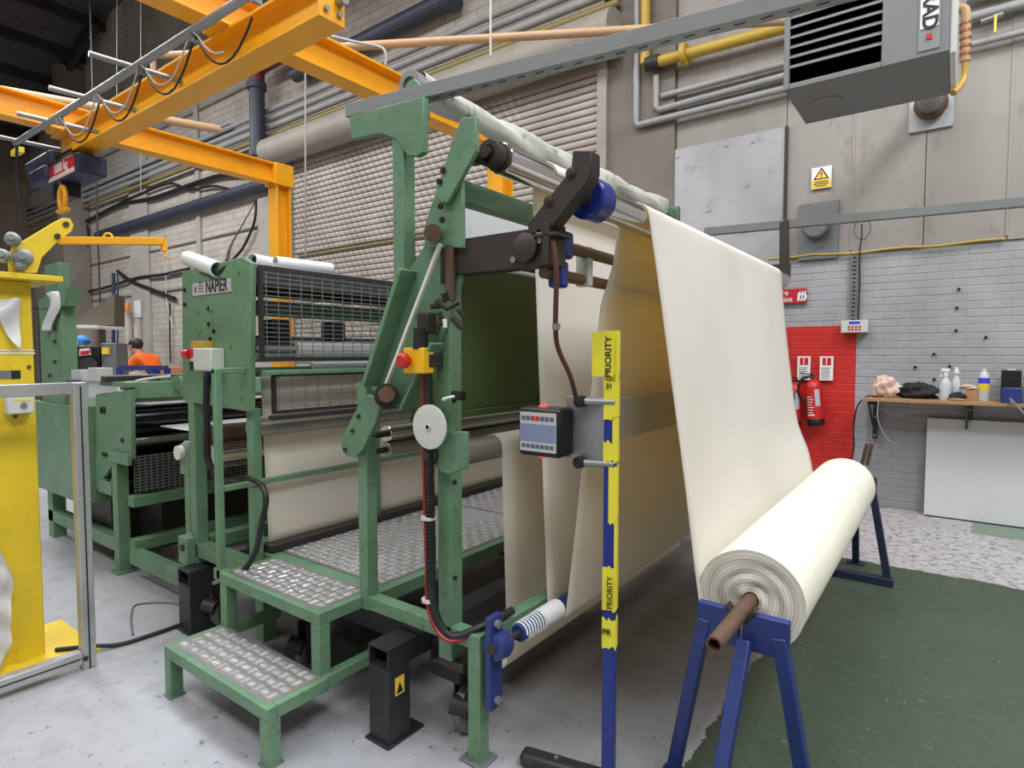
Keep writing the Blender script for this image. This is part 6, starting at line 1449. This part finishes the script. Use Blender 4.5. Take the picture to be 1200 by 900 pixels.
# ------------------------------------------------------------------ people at work in the far bay
def skin_mesh(name, verts, edges, radii, mat, parent, sub=2):
    org = WL[parent.name]
    me = bpy.data.meshes.new(name); me.from_pydata([(v[0], v[1], v[2]) for v in verts], edges, []); me.materials.append(MATS[mat])
    o = bpy.data.objects.new(name, me); COL.objects.link(o); o.parent = parent; WL[o.name] = org
    md = o.modifiers.new('skin', 'SKIN'); md.use_smooth_shade = True
    for i, sv in enumerate(me.skin_vertices[0].data):
        r = radii[i]; sv.radius = r if isinstance(r, tuple) else (r, r); sv.use_root = (i == 0)
    s = o.modifiers.new('sub', 'SUBSURF'); s.levels = sub; s.render_levels = sub
    return o
def person(loc, ang, label, shirt, cap, lean):
    """standing figure, bowed over work; local +x is the way it faces"""
    t = thing('person', label, 'person', loc); t.rotation_euler = (0, 0, ang)
    h = (0.0 + lean * 0.9, 0, 1.42 - lean * 0.12)
    V = [(0, 0, 0.95), (0.02 + lean * 0.25, 0, 1.15), (lean * 0.6, 0, 1.36), (h[0] - 0.04, 0, 1.46 - lean * 0.05), (h[0] + 0.04, 0, 1.55 - lean * 0.08), (h[0] + 0.09, 0, 1.66 - lean * 0.12)]
    E_ = [(0, 1), (1, 2), (2, 3), (3, 4), (4, 5)]
    Rr = [(0.15, 0.11), (0.14, 0.10), (0.17, 0.11), (0.055, 0.055), (0.075, 0.075), (0.085, 0.095)]
    def add(p, v, r): V.append(v); Rr.append(r); E_.append((p, len(V) - 1)); return len(V) - 1
    for s in (-1, 1):
        sh_ = add(2, (lean * 0.6, s * 0.18, 1.38), 0.065); el = add(sh_, (lean * 0.6 + 0.16, s * 0.24, 1.13), 0.045); wr = add(el, (lean * 0.6 + 0.38, s * 0.15, 1.05), 0.032)
        pm = add(wr, (lean * 0.6 + 0.45, s * 0.13, 1.03), (0.035, 0.018))
        for k in range(4): f1_ = add(pm, (lean * 0.6 + 0.50, s * (0.10 + 0.02 * k), 1.02 - 0.004 * k), 0.010); add(f1_, (lean * 0.6 + 0.535, s * (0.10 + 0.02 * k), 0.995), 0.008)
        th = add(pm, (lean * 0.6 + 0.47, s * 0.085, 1.03), 0.010); add(th, (lean * 0.6 + 0.50, s * 0.08, 1.01), 0.008)
        hp = add(0, (0, s * 0.09, 0.88), 0.085); kn = add(hp, (0.02, s * 0.10, 0.48), 0.06); an = add(kn, (-0.02, s * 0.10, 0.09), 0.042); add(an, (0.14, s * 0.11, 0.04), (0.045, 0.03))
    skin_mesh('body', V, E_, Rr, 'skin', t)
    # shirt
    Vs = [(0, 0, 0.92), (0.02 + lean * 0.25, 0, 1.15), (lean * 0.6, 0, 1.37), (h[0] - 0.05, 0, 1.44 - lean * 0.05)]; Es = [(0, 1), (1, 2), (2, 3)]; Rs = [(0.175, 0.13), (0.165, 0.12), (0.19, 0.13), (0.085, 0.085)]
    for s in (-1, 1): Vs += [(lean * 0.6, s * 0.185, 1.385), (lean * 0.6 + 0.13, s * 0.235, 1.17)]; Rs += [0.082, 0.065]; b_ = len(Vs) - 2; Es += [(2, b_), (b_, b_ + 1)]
    skin_mesh('shirt', Vs, Es, Rs, shirt, t)
    Vt = [(0, 0, 0.95)]; Et = []; Rt = [(0.16, 0.12)]
    for s in (-1, 1): b_ = len(Vt); Vt += [(0, s * 0.09, 0.86), (0.02, s * 0.10, 0.48), (-0.02, s * 0.10, 0.10)]; Rt += [0.10, 0.075, 0.06]; Et += [(0, b_), (b_, b_ + 1), (b_ + 1, b_ + 2)]
    skin_mesh('trousers', Vt, Et, Rt, 'trousers', t)
    hx_, hz_ = h[0] + 0.06, 1.645 - lean * 0.12
    org = WL[t.name]; L_ = lambda x, y_, z: Vector((x, y_, z)) + org
    MB().ball(L_(hx_ - 0.015, 0, hz_ + 0.03), 0.115, 0.095, 0.10).obj('hair' if cap is None else 'cap', 'hair_dark' if cap is None else cap, t)
    if cap: MB().box(*(L_(hx_ + 0.05, 0, 0).x, L_(hx_ + 0.19, 0, 0).x, org.y - 0.07, org.y + 0.07, L_(0, 0, hz_ + 0.04).z, L_(0, 0, hz_ + 0.055).z)).obj('cap_peak', cap, t, 0.006)
    MB().beam(L_(hx_ + 0.09, 0, hz_ - 0.01), L_(hx_ + 0.135, 0, hz_ - 0.045), 0.022, 0.02).obj('nose', 'skin', t, 0.006)
    for s in (-1, 1):
        MB().ball(L_(hx_ + 0.085, s * 0.034, hz_ + 0.0), 0.012, nu=8, nv=6).obj('eye', 'hair_dark', t)
        MB().ball(L_(hx_ + 0.0, s * 0.092, hz_ - 0.015), 0.02, 0.012, 0.03, 8, 6).obj('ear', 'skin', t)
    MB().box(L_(hx_ + 0.075, 0, 0).x, L_(hx_ + 0.10, 0, 0).x, org.y - 0.025, org.y + 0.025, L_(0, 0, hz_ - 0.075).z, L_(0, 0, hz_ - 0.067).z).obj('mouth', 'red_pipe', t)
    return t
pp_ = far(186, 420, 9.7)
tag(MB().box(pp_.x - 0.5, pp_.x + 0.4, pp_.y - 0.4, pp_.y + 0.4, 0, 0.14).obj('work_platform', 'grey_plastic'), 'low grey duckboard under the person in orange', 'platform')
person((pp_.x, pp_.y, 0.14), math.radians(205), 'person in an orange shirt with head bowed over the far bench', 'orange_shirt', None, 0.42)
pp_ = far(92, 420, 10.3)
person((pp_.x, pp_.y, 0), math.radians(20), 'person in blue work clothes and blue cap behind the black control unit', 'blue_shirt', 'blue_cap', 0.05).scale = (1.09, 1.09, 1.09)
fix_normals()
